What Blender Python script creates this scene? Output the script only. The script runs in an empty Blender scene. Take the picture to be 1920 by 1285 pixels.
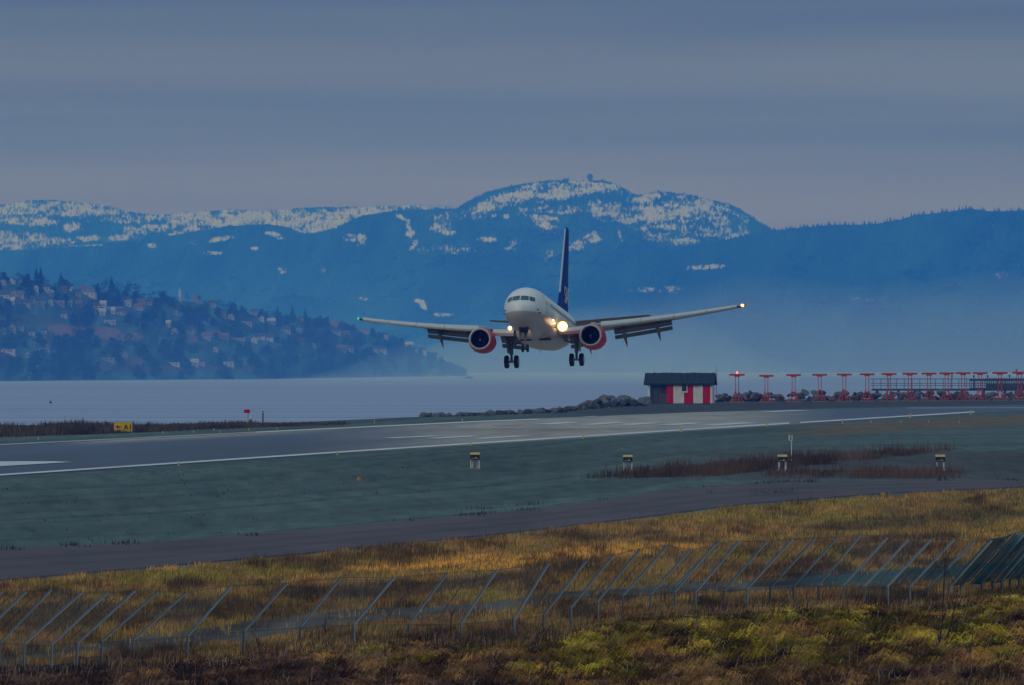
import bpy, math, random
import numpy as np
from mathutils import Vector, Matrix

C = bpy.context.scene.collection
S = bpy.context.scene
R = math.radians
rng = np.random.default_rng(7)
random.seed(7)

# ------------------------------------------------------------------ camera, sky, sun, exposure
F = 18000.0            # focal length in photograph pixels (1920 wide)
HC = 5.4               # camera height over the runway
HY = 690.0             # horizon row of the photograph
cam = bpy.data.cameras.new("camera")
cam.lens = 36.0 * F / 1920.0
cam.sensor_width = 36.0
cam.clip_start = 1.0
cam.clip_end = 90000.0
co = bpy.data.objects.new("camera", cam)
C.objects.link(co)
co.location = (0, 0, HC)
co.rotation_euler = (R(90) + math.atan((HY - 642.5) / F), 0, 0)
S.camera = co

world = bpy.data.worlds.new("World")
S.world = world
world.use_nodes = True
nt = world.node_tree
nt.nodes.clear()
wo = nt.nodes.new("ShaderNodeOutputWorld")
sky = nt.nodes.new("ShaderNodeTexSky")
sky.sky_type = 'NISHITA'
sky.sun_disc = False
sky.sun_elevation = R(22)
sky.sun_rotation = R(215)
bg1 = nt.nodes.new("ShaderNodeBackground")
bg1.inputs[1].default_value = 0.06
nt.links.new(sky.outputs[0], bg1.inputs[0])
tc = nt.nodes.new("ShaderNodeTexCoord")
sep = nt.nodes.new("ShaderNodeSeparateXYZ")
nt.links.new(tc.outputs["Generated"], sep.inputs[0])
ramp = nt.nodes.new("ShaderNodeValToRGB")
cr = ramp.color_ramp
cr.interpolation = 'LINEAR'
stops = [(0.0, (0.185, 0.165, 0.06)), (0.0185, (0.168, 0.176, 0.06)), (0.0235, (0.112, 0.132, 0.07)), (0.0275, (0.100, 0.122, 0.07)),
         (0.0310, (0.132, 0.152, 0.07)), (0.0345, (0.090, 0.112, 0.07)), (0.040, (0.072, 0.094, 0.075)), (0.10, (0.14, 0.22, 0.25)), (0.35, (0.24, 0.33, 0.40)), (1.0, (0.28, 0.38, 0.46))]
while len(cr.elements) < len(stops):
    cr.elements.new(0.5)
for e, (p, c) in zip(cr.elements, stops):
    e.position = p
    e.color = (*c, 1)
nt.links.new(sep.outputs[2], ramp.inputs[0])
mp = nt.nodes.new("ShaderNodeMapping")
mp.inputs["Scale"].default_value = (10, 10, 190)
nt.links.new(tc.outputs["Generated"], mp.inputs[0])
nz = nt.nodes.new("ShaderNodeTexNoise")
nz.inputs["Scale"].default_value = 1.0
nz.inputs["Detail"].default_value = 5
nz.inputs["Roughness"].default_value = 0.5
nz.inputs["Distortion"].default_value = 0.6
nt.links.new(mp.outputs[0], nz.inputs[0])
cl = nt.nodes.new("ShaderNodeMapRange")
cl.inputs["From Min"].default_value = 0.3
cl.inputs["From Max"].default_value = 0.72
cl.inputs["To Min"].default_value = 0.80
cl.inputs["To Max"].default_value = 1.19
nt.links.new(nz.outputs[0], cl.inputs[0])
mul = nt.nodes.new("ShaderNodeVectorMath")
mul.operation = 'SCALE'
nt.links.new(ramp.outputs[0], mul.inputs[0])
nt.links.new(cl.outputs[0], mul.inputs["Scale"])
bg2 = nt.nodes.new("ShaderNodeBackground")
bg2.inputs[1].default_value = 1.0
nt.links.new(mul.outputs[0], bg2.inputs[0])
mx = nt.nodes.new("ShaderNodeMixShader")
mx.inputs[0].default_value = 0.92      # overcast: cloud layer over the clear sky
nt.links.new(bg1.outputs[0], mx.inputs[1])
nt.links.new(bg2.outputs[0], mx.inputs[2])
nt.links.new(mx.outputs[0], wo.inputs[0])

sl = bpy.data.lights.new("sun", 'SUN')
sl.energy = 0.5
sl.angle = R(25)
sl.color = (1.0, 0.93, 0.86)
so = bpy.data.objects.new("sun", sl)
C.objects.link(so)
so.rotation_euler = (R(68), 0, R(-35))

S.view_settings.view_transform = 'Standard'
S.view_settings.look = 'None'
S.view_settings.exposure = 0.0
S.view_settings.gamma = 1.0
S.view_settings.use_curve_mapping = False
S.render.film_transparent = False
S.cycles.max_bounces = 6
S.cycles.transparent_max_bounces = 32
S.cycles.volume_bounces = 1


# ------------------------------------------------------------------ helpers
def s2l(r, g, b):
    f = lambda v: (v / 255 / 12.92) if v / 255 <= 0.04045 else ((v / 255 + 0.055) / 1.055) ** 2.4
    return (f(r), f(g), f(b))


def mat(name, col, rough=0.7, metal=0.0, var=0.25, scale=3.0, stretch=(1, 1, 1), bump=0.0, attr=False, emit=None, es=0.0, spec=0.5, rot=0.0, detail=6):
    """Principled material; colour varied by noise, or read from the mesh attribute Col and varied by noise."""
    m = bpy.data.materials.new(name)
    m.use_nodes = True
    n = m.node_tree.nodes
    l = m.node_tree.links
    p = n["Principled BSDF"]
    p.inputs["Roughness"].default_value = rough
    p.inputs["Metallic"].default_value = metal
    p.inputs["Specular IOR Level"].default_value = spec
    if emit:
        p.inputs["Emission Color"].default_value = (*emit, 1)
        p.inputs["Emission Strength"].default_value = es
    t = n.new("ShaderNodeTexCoord")
    mp = n.new("ShaderNodeMapping")
    mp.inputs["Scale"].default_value = stretch
    mp.inputs["Rotation"].default_value = (0, 0, rot)
    l.new(t.outputs["Object"], mp.inputs[0])
    nz = n.new("ShaderNodeTexNoise")
    nz.inputs["Scale"].default_value = scale
    nz.inputs["Detail"].default_value = detail
    nz.inputs["Roughness"].default_value = 0.62
    l.new(mp.outputs[0], nz.inputs[0])
    mr = n.new("ShaderNodeMapRange")
    mr.inputs["From Min"].default_value = 0.25
    mr.inputs["From Max"].default_value = 0.75
    mr.inputs["To Min"].default_value = 1 - var
    mr.inputs["To Max"].default_value = 1 + var
    l.new(nz.outputs[0], mr.inputs[0])
    vm = n.new("ShaderNodeVectorMath")
    vm.operation = 'SCALE'
    l.new(mr.outputs[0], vm.inputs["Scale"])
    if attr:
        a = n.new("ShaderNodeAttribute")
        a.attribute_name = "Col"
        l.new(a.outputs["Color"], vm.inputs[0])
    else:
        vm.inputs[0].default_value = col
    l.new(vm.outputs[0], p.inputs["Base Color"])
    if bump:
        b = n.new("ShaderNodeBump")
        b.inputs["Strength"].default_value = bump
        b.inputs["Distance"].default_value = 0.1
        l.new(nz.outputs[0], b.inputs["Height"])
        l.new(b.outputs[0], p.inputs["Normal"])
    return m


def hash2(i, j, seed):
    h = (i.astype(np.int64) * 374761393 + j.astype(np.int64) * 668265263 + seed * 974634777) & 0xffffffff
    h = ((h ^ (h >> 13)) * 1274126177) & 0xffffffff
    h = (h ^ (h >> 16)) & 0xffffffff
    return h / 4294967295.0


def vnoise(x, y, seed=0):
    x = np.asarray(x, float); y = np.asarray(y, float)
    i = np.floor(x); j = np.floor(y)
    u = x - i; v = y - j
    u = u * u * (3 - 2 * u); v = v * v * (3 - 2 * v)
    a = hash2(i, j, seed); b = hash2(i + 1, j, seed); c = hash2(i, j + 1, seed); d = hash2(i + 1, j + 1, seed)
    return (a * (1 - u) + b * u) * (1 - v) + (c * (1 - u) + d * u) * v


def fbm(x, y, seed=0, oct=4, gain=0.5):
    s = 0; a = 1; t = 0
    for k in range(oct):
        s = s + a * vnoise(np.asarray(x) * 2 ** k, np.asarray(y) * 2 ** k, seed + k * 17)
        t += a; a *= gain
    return s / t


def sstep(a, b, x):
    t = np.clip((np.asarray(x, float) - a) / (b - a), 0, 1)
    return t * t * (3 - 2 * t)


def link(o, parent=None):
    C.objects.link(o)
    if parent is not None:
        o.parent = parent
    return o


def tag(o, label=None, cat=None, group=None, kind=None):
    if label: o["label"] = label
    if cat: o["category"] = cat
    if group: o["group"] = group
    if kind: o["kind"] = kind
    return o


def empty(name, loc, rz=0.0):
    o = bpy.data.objects.new(name, None)
    o.empty_display_size = 0.2
    o.location = loc
    o.rotation_euler = (0, 0, rz)
    return link(o)


def children(o):
    return [c for c in C.objects if c.parent == o]


KIDS = {}


def copy_tree(o, parent=None):
    c = o.copy()
    C.objects.link(c)
    if parent is not None:
        c.parent = parent
    for ch in KIDS.get(o.name, []):
        copy_tree(ch, c)
    return c


def reg(o, parent):
    KIDS.setdefault(parent.name, []).append(o)


class MB:
    def __init__(s):
        s.v = []; s.f = []; s.m = []

    def add(s, vs, fs, mi=0):
        b = len(s.v)
        s.v += [tuple(map(float, p)) for p in vs]
        s.f += [tuple(b + i for i in f) for f in fs]
        s.m += [mi] * len(fs)
        return s

    def box(s, c, d, mi=0, M=None):
        x, y, z = c; a, b, h = d[0] / 2, d[1] / 2, d[2] / 2
        vs = [Vector((i * a, j * b, k * h)) for i in (-1, 1) for j in (-1, 1) for k in (-1, 1)]
        if M is not None: vs = [M @ p for p in vs]
        vs = [p + Vector(c) for p in vs]
        return s.add(vs, [(0, 1, 3, 2), (4, 6, 7, 5), (0, 4, 5, 1), (2, 3, 7, 6), (0, 2, 6, 4), (1, 5, 7, 3)], mi)

    def tube(s, pts, r, n=6, mi=0, cap=True):
        pts = [Vector(p) for p in pts]
        rs = r if hasattr(r, '__len__') else [r] * len(pts)
        rings = []
        for i, p in enumerate(pts):
            d = (pts[min(i + 1, len(pts) - 1)] - pts[max(i - 1, 0)]).normalized()
            u = d.cross(Vector((0.13, 0.31, 0.94)))
            if u.length < 1e-3: u = d.cross(Vector((1, 0, 0)))
            u.normalize(); w = d.cross(u)
            rings.append([p + (u * math.cos(2 * math.pi * k / n) + w * math.sin(2 * math.pi * k / n)) * rs[i] for k in range(n)])
        return s.loft(rings, mi, cap)

    def loft(s, rings, mi=0, cap=True, closed=True):
        n = len(rings[0])
        vs = [p for r in rings for p in r]
        fs = []
        for i in range(len(rings) - 1):
            for k in range(n if closed else n - 1):
                a = i * n + k; b = i * n + (k + 1) % n
                fs.append((a, b, b + n, a + n))
        if cap:
            fs.append(tuple(range(n - 1, -1, -1)))
            fs.append(tuple((len(rings) - 1) * n + k for k in range(n)))
        return s.add(vs, fs, mi)

    def lathe_y(s, c, prof, n=32, mi=0, zs=None):
        """profile of (y, r) turned round an axis along y through c"""
        rings = []
        for (y, r) in prof:
            ring = []
            for k in range(n):
                a = 2 * math.pi * k / n
                x = math.cos(a) * r; z = math.sin(a) * r
                if zs and z < 0: z *= zs[0]; x *= zs[1]
                ring.append((c[0] + x, c[1] + y, c[2] + z))
            rings.append(ring)
        return s.loft(rings, mi, cap=False)

    def build(s, name, mats, parent=None, smooth=False, loc=None):
        me = bpy.data.meshes.new(name)
        me.from_pydata(s.v, [], s.f)
        if not isinstance(mats, (list, tuple)): mats = [mats]
        for m in mats: me.materials.append(m)
        for p, mi in zip(me.polygons, s.m):
            p.material_index = mi
        if smooth:
            for p in me.polygons: p.use_smooth = True
        me.update()
        o = bpy.data.objects.new(name, me)
        if loc is not None: o.location = loc
        link(o, parent)
        if parent is not None: reg(o, parent)
        return o


def np_mesh(name, verts, faces, m, col=None, smooth=False, parent=None, loc=None):
    """verts (n,3), faces (k,3|4) as numpy, optional colour per vertex (n,3) -> attribute Col"""
    me = bpy.data.meshes.new(name)
    verts = np.ascontiguousarray(verts, np.float32); faces = np.ascontiguousarray(faces, np.int32)
    k = faces.shape[1]
    me.vertices.add(len(verts)); me.vertices.foreach_set("co", verts.ravel())
    me.loops.add(faces.size); me.loops.foreach_set("vertex_index", faces.ravel())
    me.polygons.add(len(faces))
    me.polygons.foreach_set("loop_start", np.arange(0, faces.size, k, dtype=np.int32))
    me.polygons.foreach_set("use_smooth", np.full(len(faces), smooth))
    if col is not None:
        a = me.attributes.new("Col", 'FLOAT_COLOR', 'POINT')
        a.data.foreach_set("color", np.concatenate([col, np.ones((len(col), 1))], 1).astype(np.float32).ravel())
    me.materials.append(m)
    me.update(calc_edges=True)
    me.validate()
    o = bpy.data.objects.new(name, me)
    if loc is not None: o.location = loc
    link(o, parent)
    if parent is not None: reg(o, parent)
    return o


def grid_faces(nr, nc):
    i = np.arange(nr - 1)[:, None] * nc + np.arange(nc - 1)[None, :]
    i = i.ravel()
    return np.stack([i, i + 1, i + nc + 1, i + nc], 1)


def text_mesh(body, size, extrude, m, parent, loc, rot, offset=0.0, space=1.0):
    cu = bpy.data.curves.new("lettering", 'FONT')
    cu.body = body; cu.size = size; cu.extrude = extrude; cu.offset = offset; cu.space_character = space
    t = bpy.data.objects.new("lettering_source", cu)
    C.objects.link(t)
    bpy.context.view_layer.update()
    me = bpy.data.meshes.new_from_object(t.evaluated_get(bpy.context.evaluated_depsgraph_get()))
    bpy.data.objects.remove(t)
    me.materials.clear(); me.materials.append(m)
    o = bpy.data.objects.new("lettering", me)
    link(o, parent); reg(o, parent)
    o.location = loc; o.rotation_euler = rot
    return o


# ------------------------------------------------------------------ terrain height and measuring
WZ = -4.3      # water level


def zg(X, Y):
    X = np.asarray(X, float); Y = np.asarray(Y, float)
    t = np.clip(700 - Y, 0, None)
    d = (474 + 8.28 * (np.clip(X, -70, 60) + 25.3) - Y) / 8.34        # distance outside the runway's near edge
    z = -0.0095 * np.where(t < 60, t * t / 120, t - 30) * sstep(1.0, 17.0, d)
    z = np.where(Y < 250, np.maximum(z, -4.2 - 0 * Y), z)
    ramp_ = sstep(410, 335, Y)
    z = z + ramp_ * 0.034 * np.clip(X, -30, 30)
    rough = sstep(420, 330, Y) * 0.10 + sstep(322, 302, Y) * (0.50)
    z = z + rough * (fbm(X * 0.40 + 40, Y * 0.26, 3, 4) - 0.5) * 1.6
    return z


def pix(X, Y, z):
    return 960 + X / Y * F, HY + (HC - z) / Y * F


def ground_at(px, py):
    """the point of the ground that lies at column px, row py of the photograph"""
    lo, hi = 150.0, 30000.0
    for _ in range(60):
        mid = (lo + hi) / 2
        X = (px - 960) / F * mid
        y = HY + (HC - float(zg(X, mid))) / mid * F
        if y > py: lo = mid
        else: hi = mid
    Y = (lo + hi) / 2
    X = (px - 960) / F * Y
    return Vector((X, Y, float(zg(X, Y))))


def on_ground(px, py, near=180.0, far=3000.0):
    lo = np.full(len(px), near); hi = np.full(len(px), far)
    for _ in range(40):
        mid = (lo + hi) / 2
        X = (px - 960) / F * mid
        above = HY + (HC - zg(X, mid)) / mid * F > py
        lo = np.where(above, mid, lo); hi = np.where(above, hi, mid)
    Y = (lo + hi) / 2; X = (px - 960) / F * Y
    return np.stack([X, Y, zg(X, Y)], 1)


def flat_at(px, py, z=0.0):
    Y = F * (HC - z) / (py - HY)
    return Vector(((px - 960) / F * Y, Y, z))


def at_depth(px, py, Y):
    return Vector(((px - 960) / F * Y, Y, HC - (py - HY) / F * Y))


def I(pts, x):
    p = np.array(pts, float)
    return np.interp(x, p[:, 0], p[:, 1])


SHORE = [(-2000, 806), (-400, 801), (0, 798), (300, 796), (560, 792), (640, 788), (760, 783), (1000, 774), (1110, 768), (1215, 757), (1350, 750.5), (1920, 745), (4500, 741)]
ROAD_U = [(-1500, 1110), (-600, 1072), (0, 1032), (300, 1018), (500, 1002), (800, 975), (1000, 957), (1150, 938), (1290, 917), (1450, 906), (1920, 901), (3500, 885)]
ROAD_L = [(-1500, 1180), (-600, 1130), (0, 1090), (300, 1064), (600, 1037), (960, 1000), (1200, 972), (1400, 946), (1650, 927), (1920, 914), (3500, 896)]
EDGE_N = [(-1600, 1003), (-800, 949), (0, 895), (640, 851.5), (1280, 809.5), (1827, 775.5), (2100, 763)]
EDGE_F = [(-1600, 912), (-800, 873), (0, 834), (640, 802.5), (900, 790), (1300, 774), (1700, 764), (2100, 757)]

# ------------------------------------------------------------------ materials
M = {}
M['ground'] = mat("ground", (1, 1, 1), 0.95, var=0.35, scale=0.9, stretch=(1, 0.12, 1), attr=True, spec=0.1)
M['runway'] = mat("runway_asphalt", (1, 1, 1), 0.5, var=0.30, scale=0.25, stretch=(1.0, 0.035, 1), attr=True, spec=0.22, rot=R(-7))
M['road'] = mat("road_asphalt", (1, 1, 1), 0.9, attr=True, var=0.25, scale=0.6, stretch=(0.25, 0.6, 1), spec=0.2)
M['paint'] = mat("marking_paint", (0.66, 0.68, 0.72), 0.7, var=0.2, scale=0.4, stretch=(1, 0.15, 1))
M['paint_worn'] = mat("worn_paint", (0.42, 0.43, 0.46), 0.7, var=0.35, scale=0.35, stretch=(1, 0.12, 1))
M['white'] = mat("white_paint", (0.68, 0.69, 0.71), 0.6, var=0.20, scale=1.1)
M['red'] = mat("red_paint", (0.60, 0.004, 0.035), 0.7, var=0.14, scale=1.2, spec=0.08)
M['mastred'] = mat("mast_red", (0.56, 0.05, 0.03), 0.55, var=0.15, scale=2)
M['yellow'] = mat("yellow_sheet", (0.78, 0.46, 0.008), 0.5, var=0.10, scale=2)
M['black'] = mat("black_paint", (0.012, 0.012, 0.018), 0.5, var=0.2, scale=3)
M['galv'] = mat("galvanised_steel", (0.30, 0.33, 0.37), 0.5, metal=0.2, var=0.2, scale=6)
M['greywall'] = mat("grey_boards", (0.07, 0.09, 0.12), 0.85, var=0.3, scale=3, stretch=(3, 3, 0.4))
M['roofdark'] = mat("dark_roof", (0.014, 0.032, 0.052), 0.95, var=0.45, scale=4, bump=0.4)
M['rock'] = mat("rock", (0.11, 0.135, 0.15), 0.9, var=0.7, scale=2.2, bump=0.6)
M['rockdark'] = mat("rock_dark", (0.045, 0.06, 0.07), 0.9, var=0.6, scale=2.2, bump=0.6)
M['rockwarm'] = mat("rock_warm", (0.15, 0.12, 0.125), 0.9, var=0.5, scale=1.6, bump=0.6)
M['concrete'] = mat("concrete", (0.26, 0.20, 0.15), 0.9, var=0.25, scale=4)
M['steel_dark'] = mat("dark_steel", (0.05, 0.065, 0.085), 0.6, metal=0.2, var=0.2, scale=4)
M['veg'] = mat("vegetation", (1, 1, 1), 0.95, var=0.30, scale=2.5, attr=True, spec=0.05)
M['hill'] = mat("hill", (1, 1, 1), 0.95, var=0.25, scale=0.02, attr=True, spec=0.0)
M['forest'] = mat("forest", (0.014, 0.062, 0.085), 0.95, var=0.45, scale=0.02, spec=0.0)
M['lampred'] = mat("red_lamp", (0.8, 0.1, 0.1), 0.4, emit=(1.0, 0.12, 0.08), es=4.0)
M['postgrey'] = mat("weathered_steel", (0.085, 0.112, 0.150), 0.6, metal=0.1, var=0.35, scale=5)
M['postlight'] = mat("pale_steel", (0.13, 0.17, 0.20), 0.6, metal=0.1, var=0.3, scale=5)
M['rust'] = mat("rusty_post", (0.16, 0.05, 0.035), 0.8, var=0.25, scale=4)
M['orange'] = mat("orange_plastic", (0.6, 0.16, 0.03), 0.5, var=0.1)

# ------------------------------------------------------------------ ground sheet
def build_ground():
    pxs = np.concatenate([np.linspace(-2000, -150, 60), np.linspace(-140, 2060, 420), np.linspace(2100, 4500, 70)])
    t = np.concatenate([np.linspace(0, 0.55, 330) ** 1.0, np.linspace(0.56, 1, 120)])
    Ys = F * HC / (I(SHORE, pxs) - HY)                     # shoreline distance per column
    rows = []
    near = 235.0
    for tt in t:
        rows.append(near * (Ys / near) ** tt)
    # shore slope going under the water
    for dy, in ((6,), (16,), (40,)):
        rows.append(Ys + dy)
    Y = np.array(rows); nr, nc = Y.shape
    X = (pxs[None, :] - 960) / F * Y
    Z = zg(X, Y)
    Z[-3] = -0.9; Z[-2] = -3.2; Z[-1] = -6.0
    # near rows run down under the camera's hill
    PX, PY = pix(X, Y, Z)
    n1 = fbm(X * 0.05, Y * 0.012, 11, 5); n2 = fbm(X * 0.5, Y * 0.08, 12, 4)
    n3 = fbm(X * 0.9, Y * 0.25, 21, 4)
    def c(*a): return np.array(a)[None, None, :]
    st = fbm(X * 0.02 + PY * 0.004, (PY - I(ROAD_U, PX)) * 0.16, 15, 4)          # mowing and wheel streaks that follow the road
    teal = c(0.092, 0.134, 0.134) * (0.40 + 0.45 * n1[..., None] + 0.85 * st[..., None]) + c(0.03, 0.012, 0.006) * (n2[..., None] - 0.4)
    wt = sstep(.60, .70, fbm(X * .03, (PY - I(ROAD_U, PX)) * .3, 16, 3))[..., None] * .45
    teal = teal * (1 - wt) + c(0.045, 0.075, 0.082) * wt
    col = teal
    def blend(mask, colour):
        nonlocal col
        m_ = np.clip(mask, 0, 1)[..., None]
        col = col * (1 - m_) + colour * m_
    # brown worn zone on the right between the approach lights and the service road
    w = sstep(1150, 1500, PX) * sstep(836, 852, PY + 22 * (n1 - 0.5)) * (1 - sstep(897, 903, PY))
    blend(w * 0.8, c(0.085, 0.080, 0.082) * (0.7 + 0.6 * n2[..., None]))
    # tan strip of dead grass beside the runway
    w = sstep(1430, 1560, PX) * (1 - sstep(26, 34, np.abs(PY - I([(1400, 815), (1600, 803), (1920, 788), (4500, 760)], PX)) * 3 + 25 * (n1 - 0.5)))
    blend(w * 0.85, c(0.17, 0.13, 0.085) * (0.7 + 0.6 * n2[..., None]))
    # gravel beyond the far end
    w = sstep(960, 1180, PX) * (1 - sstep(I(EDGE_F, PX) - 4, I(EDGE_F, PX), PY))
    blend(w, c(0.065, 0.075, 0.092) * (0.75 + 0.5 * n2[..., None]))
    # foreground
    lo = I(ROAD_L, PX)
    gold = c(0.34, 0.18, 0.060) * (0.6 + 0.8 * n2[..., None])
    green = c(0.22, 0.17, 0.035) * (0.7 + 0.6 * n3[..., None])
    brown = c(0.12, 0.072, 0.045) * (0.6 + 0.8 * n3[..., None])
    mixg = sstep(0.45, 0.62, n1)[..., None]
    dry = gold * (1 - mixg) + green * mixg
    mixb = sstep(0.52, 0.66, n2)[..., None]
    dry = dry * (1 - mixb * 0.6) + brown * mixb * 0.6
    blend(sstep(-4, 8, PY - lo + 14 * (n2 - 0.5)), dry)
    # bank below the fence
    fb = I([(-1500, 1250), (0, 1215), (500, 1190), (900, 1160), (1300, 1130), (1920, 1100), (4500, 1080)], PX)
    purple = c(0.050, 0.034, 0.034) * (0.6 + 0.8 * n3[..., None])
    moss = c(0.10, 0.075, 0.012) * (0.6 + 0.8 * n2[..., None])
    mixm = (sstep(0.46, 0.60, fbm(X * 0.22 + 9, Y * 0.13, 31, 4)) * sstep(500, 1000, PX))[..., None]
    bank = purple * (1 - mixm) + moss * mixm
    blend(sstep(-12, 22, PY - fb + 30 * (n3 - 0.5)), bank)
    # gravel track behind the fence
    tr = I([(-1500, 1262), (0, 1240), (220, 1212), (420, 1192), (640, 1160), (900, 1142), (1080, 1118), (1250, 1107), (1500, 1096), (1920, 1066), (4500, 1000)], PX)
    tw = I([(-1500, 6), (0, 8), (250, 14), (480, 22), (800, 12), (1100, 11), (1500, 14), (1920, 14), (4500, 14)], PX)
    blend(1 - sstep(0.65, 1.15, np.abs(PY - tr) / tw + 0.5 * (n3 - 0.5)), c(0.115, 0.100, 0.094) * (0.25 + 1.5 * n3[..., None]))
    tp = sstep(1440, 1520, PX) * (1 - sstep(.8, 1.1, np.abs(PY - I([(1440, 1092), (1560, 1080), (1700, 1072), (1820, 1060), (4500, 1000)], PX)) / I([(1440, 8), (1600, 16), (1820, 18)], PX)))
    blend(tp * .8, c(0.060, 0.105, 0.110) * (0.7 + 0.6 * n3[..., None]))
    v = np.stack([X, Y, Z], -1).reshape(-1, 3)
    # under the camera: continue flat to behind it
    o = np_mesh("ground", v, grid_faces(nr, nc), M['ground'], np.broadcast_to(col, (nr, nc, 3)).reshape(-1, 3), smooth=True)
    tag(o, kind="structure")
    # the rising knoll the photographer stands on
    mb = MB()
    xs = np.linspace(-60, 60, 25); ys = np.concatenate([np.linspace(-60, 200, 30), [225, 240]])
    vs = []; 
    for y in ys:
        for x in xs:
            zz = 3.75 - 8.2 * float(sstep(6, 190, y)) + 0.3 * float(fbm(x * 0.1, y * 0.1, 5) - 0.5)
            if y > 200: zz = -5.5
            vs.append((x, y, zz))
    o = np_mesh("hill_slope", np.array(vs), grid_faces(len(ys), len(xs)), M['ground'], np.tile(np.array([[0.09, 0.085, 0.03]]), (len(vs), 1)), smooth=True)
    tag(o, kind="structure")


build_ground()


def strip(name, upper, lower, x0, x1, n, m, lift, flat=False, rows=5, colf=None):
    xs = np.linspace(x0, x1, n)
    a = np.linspace(0, 1, rows)[:, None]
    py = (I(upper, xs)[None] * (1 - a) + I(lower, xs)[None] * a).ravel()
    px = np.tile(xs, rows)
    if flat:
        Y = F * HC / (py - HY)
        vs = np.stack([(px - 960) / F * Y, Y, np.zeros_like(Y)], 1)
    else:
        vs = on_ground(px, py, 150, 3000)
    vs[:, 2] += lift
    top_, bot_ = vs[:n].copy(), vs[-n:].copy()
    top_[:, 2] -= .3; bot_[:, 2] -= .3
    top_[:, 1] += .05; bot_[:, 1] -= .05
    vs = np.concatenate([top_, vs, bot_]); rows += 2
    col = colf(vs) if colf else None
    o = np_mesh(name, vs[:, :], grid_faces(rows, n)[:, ::-1], m, col, smooth=True)
    return tag(o, kind="structure")


def runway_col(v):
    px, py = pix(v[:, 0], v[:, 1], v[:, 2])
    n1 = fbm(v[:, 0] * 0.06, v[:, 1] * 0.006, 51, 5)[:, None]
    base = np.array([[0.030, 0.054, 0.125]]) * (0.70 + 0.6 * n1)
    conc = np.array([[0.36, 0.31, 0.285]]) * (0.80 + 0.4 * n1)
    mid = (I(EDGE_N, px) + I(EDGE_F, px)) / 2
    half = (I(EDGE_N, px) - I(EDGE_F, px)) / 2
    w = sstep(520, 960, px) * (1 - sstep(1330, 1600, px)) * sstep(0.04, 0.22, (n1[:, 0]))
    w = np.maximum(w, sstep(60, 260, px) * (1 - sstep(500, 800, px)) * (1 - sstep(-0.92, -0.62, (py - mid) / half)))
    # dark tyre zone along the middle
    streak = fbm(((py - mid) / half) * 14, v[:, 1] * .004, 58, 4)[:, None]
    base = base * (.50 + 1.0 * streak); conc = conc * (.66 + .68 * streak)
    dark = np.exp(-(((py - mid) / half - 0.15) / 0.35) ** 2) * (1 - sstep(640, 900, px))
    w = (np.clip(w, 0, 1) * (1 - 0.6 * dark))[:, None]
    return base * (1 - w) * (1 - 0.22 * dark[:, None]) + conc * w


strip("runway", EDGE_F, EDGE_N, -1600, 2100, 320, M['runway'], 0.03, True, 40, runway_col)
def road_col(v):
    k = np.repeat(np.concatenate([[0], np.linspace(0, 1, 24), [1]]), len(v) // 26)[:, None]
    n_ = fbm(v[:, 0] * .35, v[:, 1] * .06, 55, 4)[:, None]
    tracks = np.exp(-((k - .33) / .05) ** 2) + np.exp(-((k - .62) / .05) ** 2)
    return np.array([[0.112, 0.092, 0.112]]) * (.72 + .56 * n_) * (1 - .25 * tracks)


strip("service_road", ROAD_U, ROAD_L, -1500, 3500, 300, M['road'], 0.05, False, 24, road_col)


def mark(name, quad, m, lift=0.06):
    mb = MB()
    pts = [flat_at(*p) for p in quad]
    for p in pts: p.z += lift
    mb.add(pts, [tuple(range(len(pts)))[::-1]])
    o = mb.build(name, m)
    return tag(o, kind="structure")


def edge_mark(line, off0, off1, x0, x1, m):
    up = [(x, y + off0) for x, y in line]; dn = [(x, y + off1) for x, y in line]
    xs = sorted(set([x0, x1] + [x for x, _ in line if x0 < x < x1]))
    mb = MB()
    vs = []
    for x in xs:
        for L in (up, dn):
            p = flat_at(x, I(L, x)); p.z += 0.06
            vs.append(p)
    mb.add(vs, [(2 * i, 2 * i + 1, 2 * i + 3, 2 * i + 2) for i in range(len(xs) - 1)])
    return tag(mb.build("runway_marking", m), kind="structure")


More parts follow.
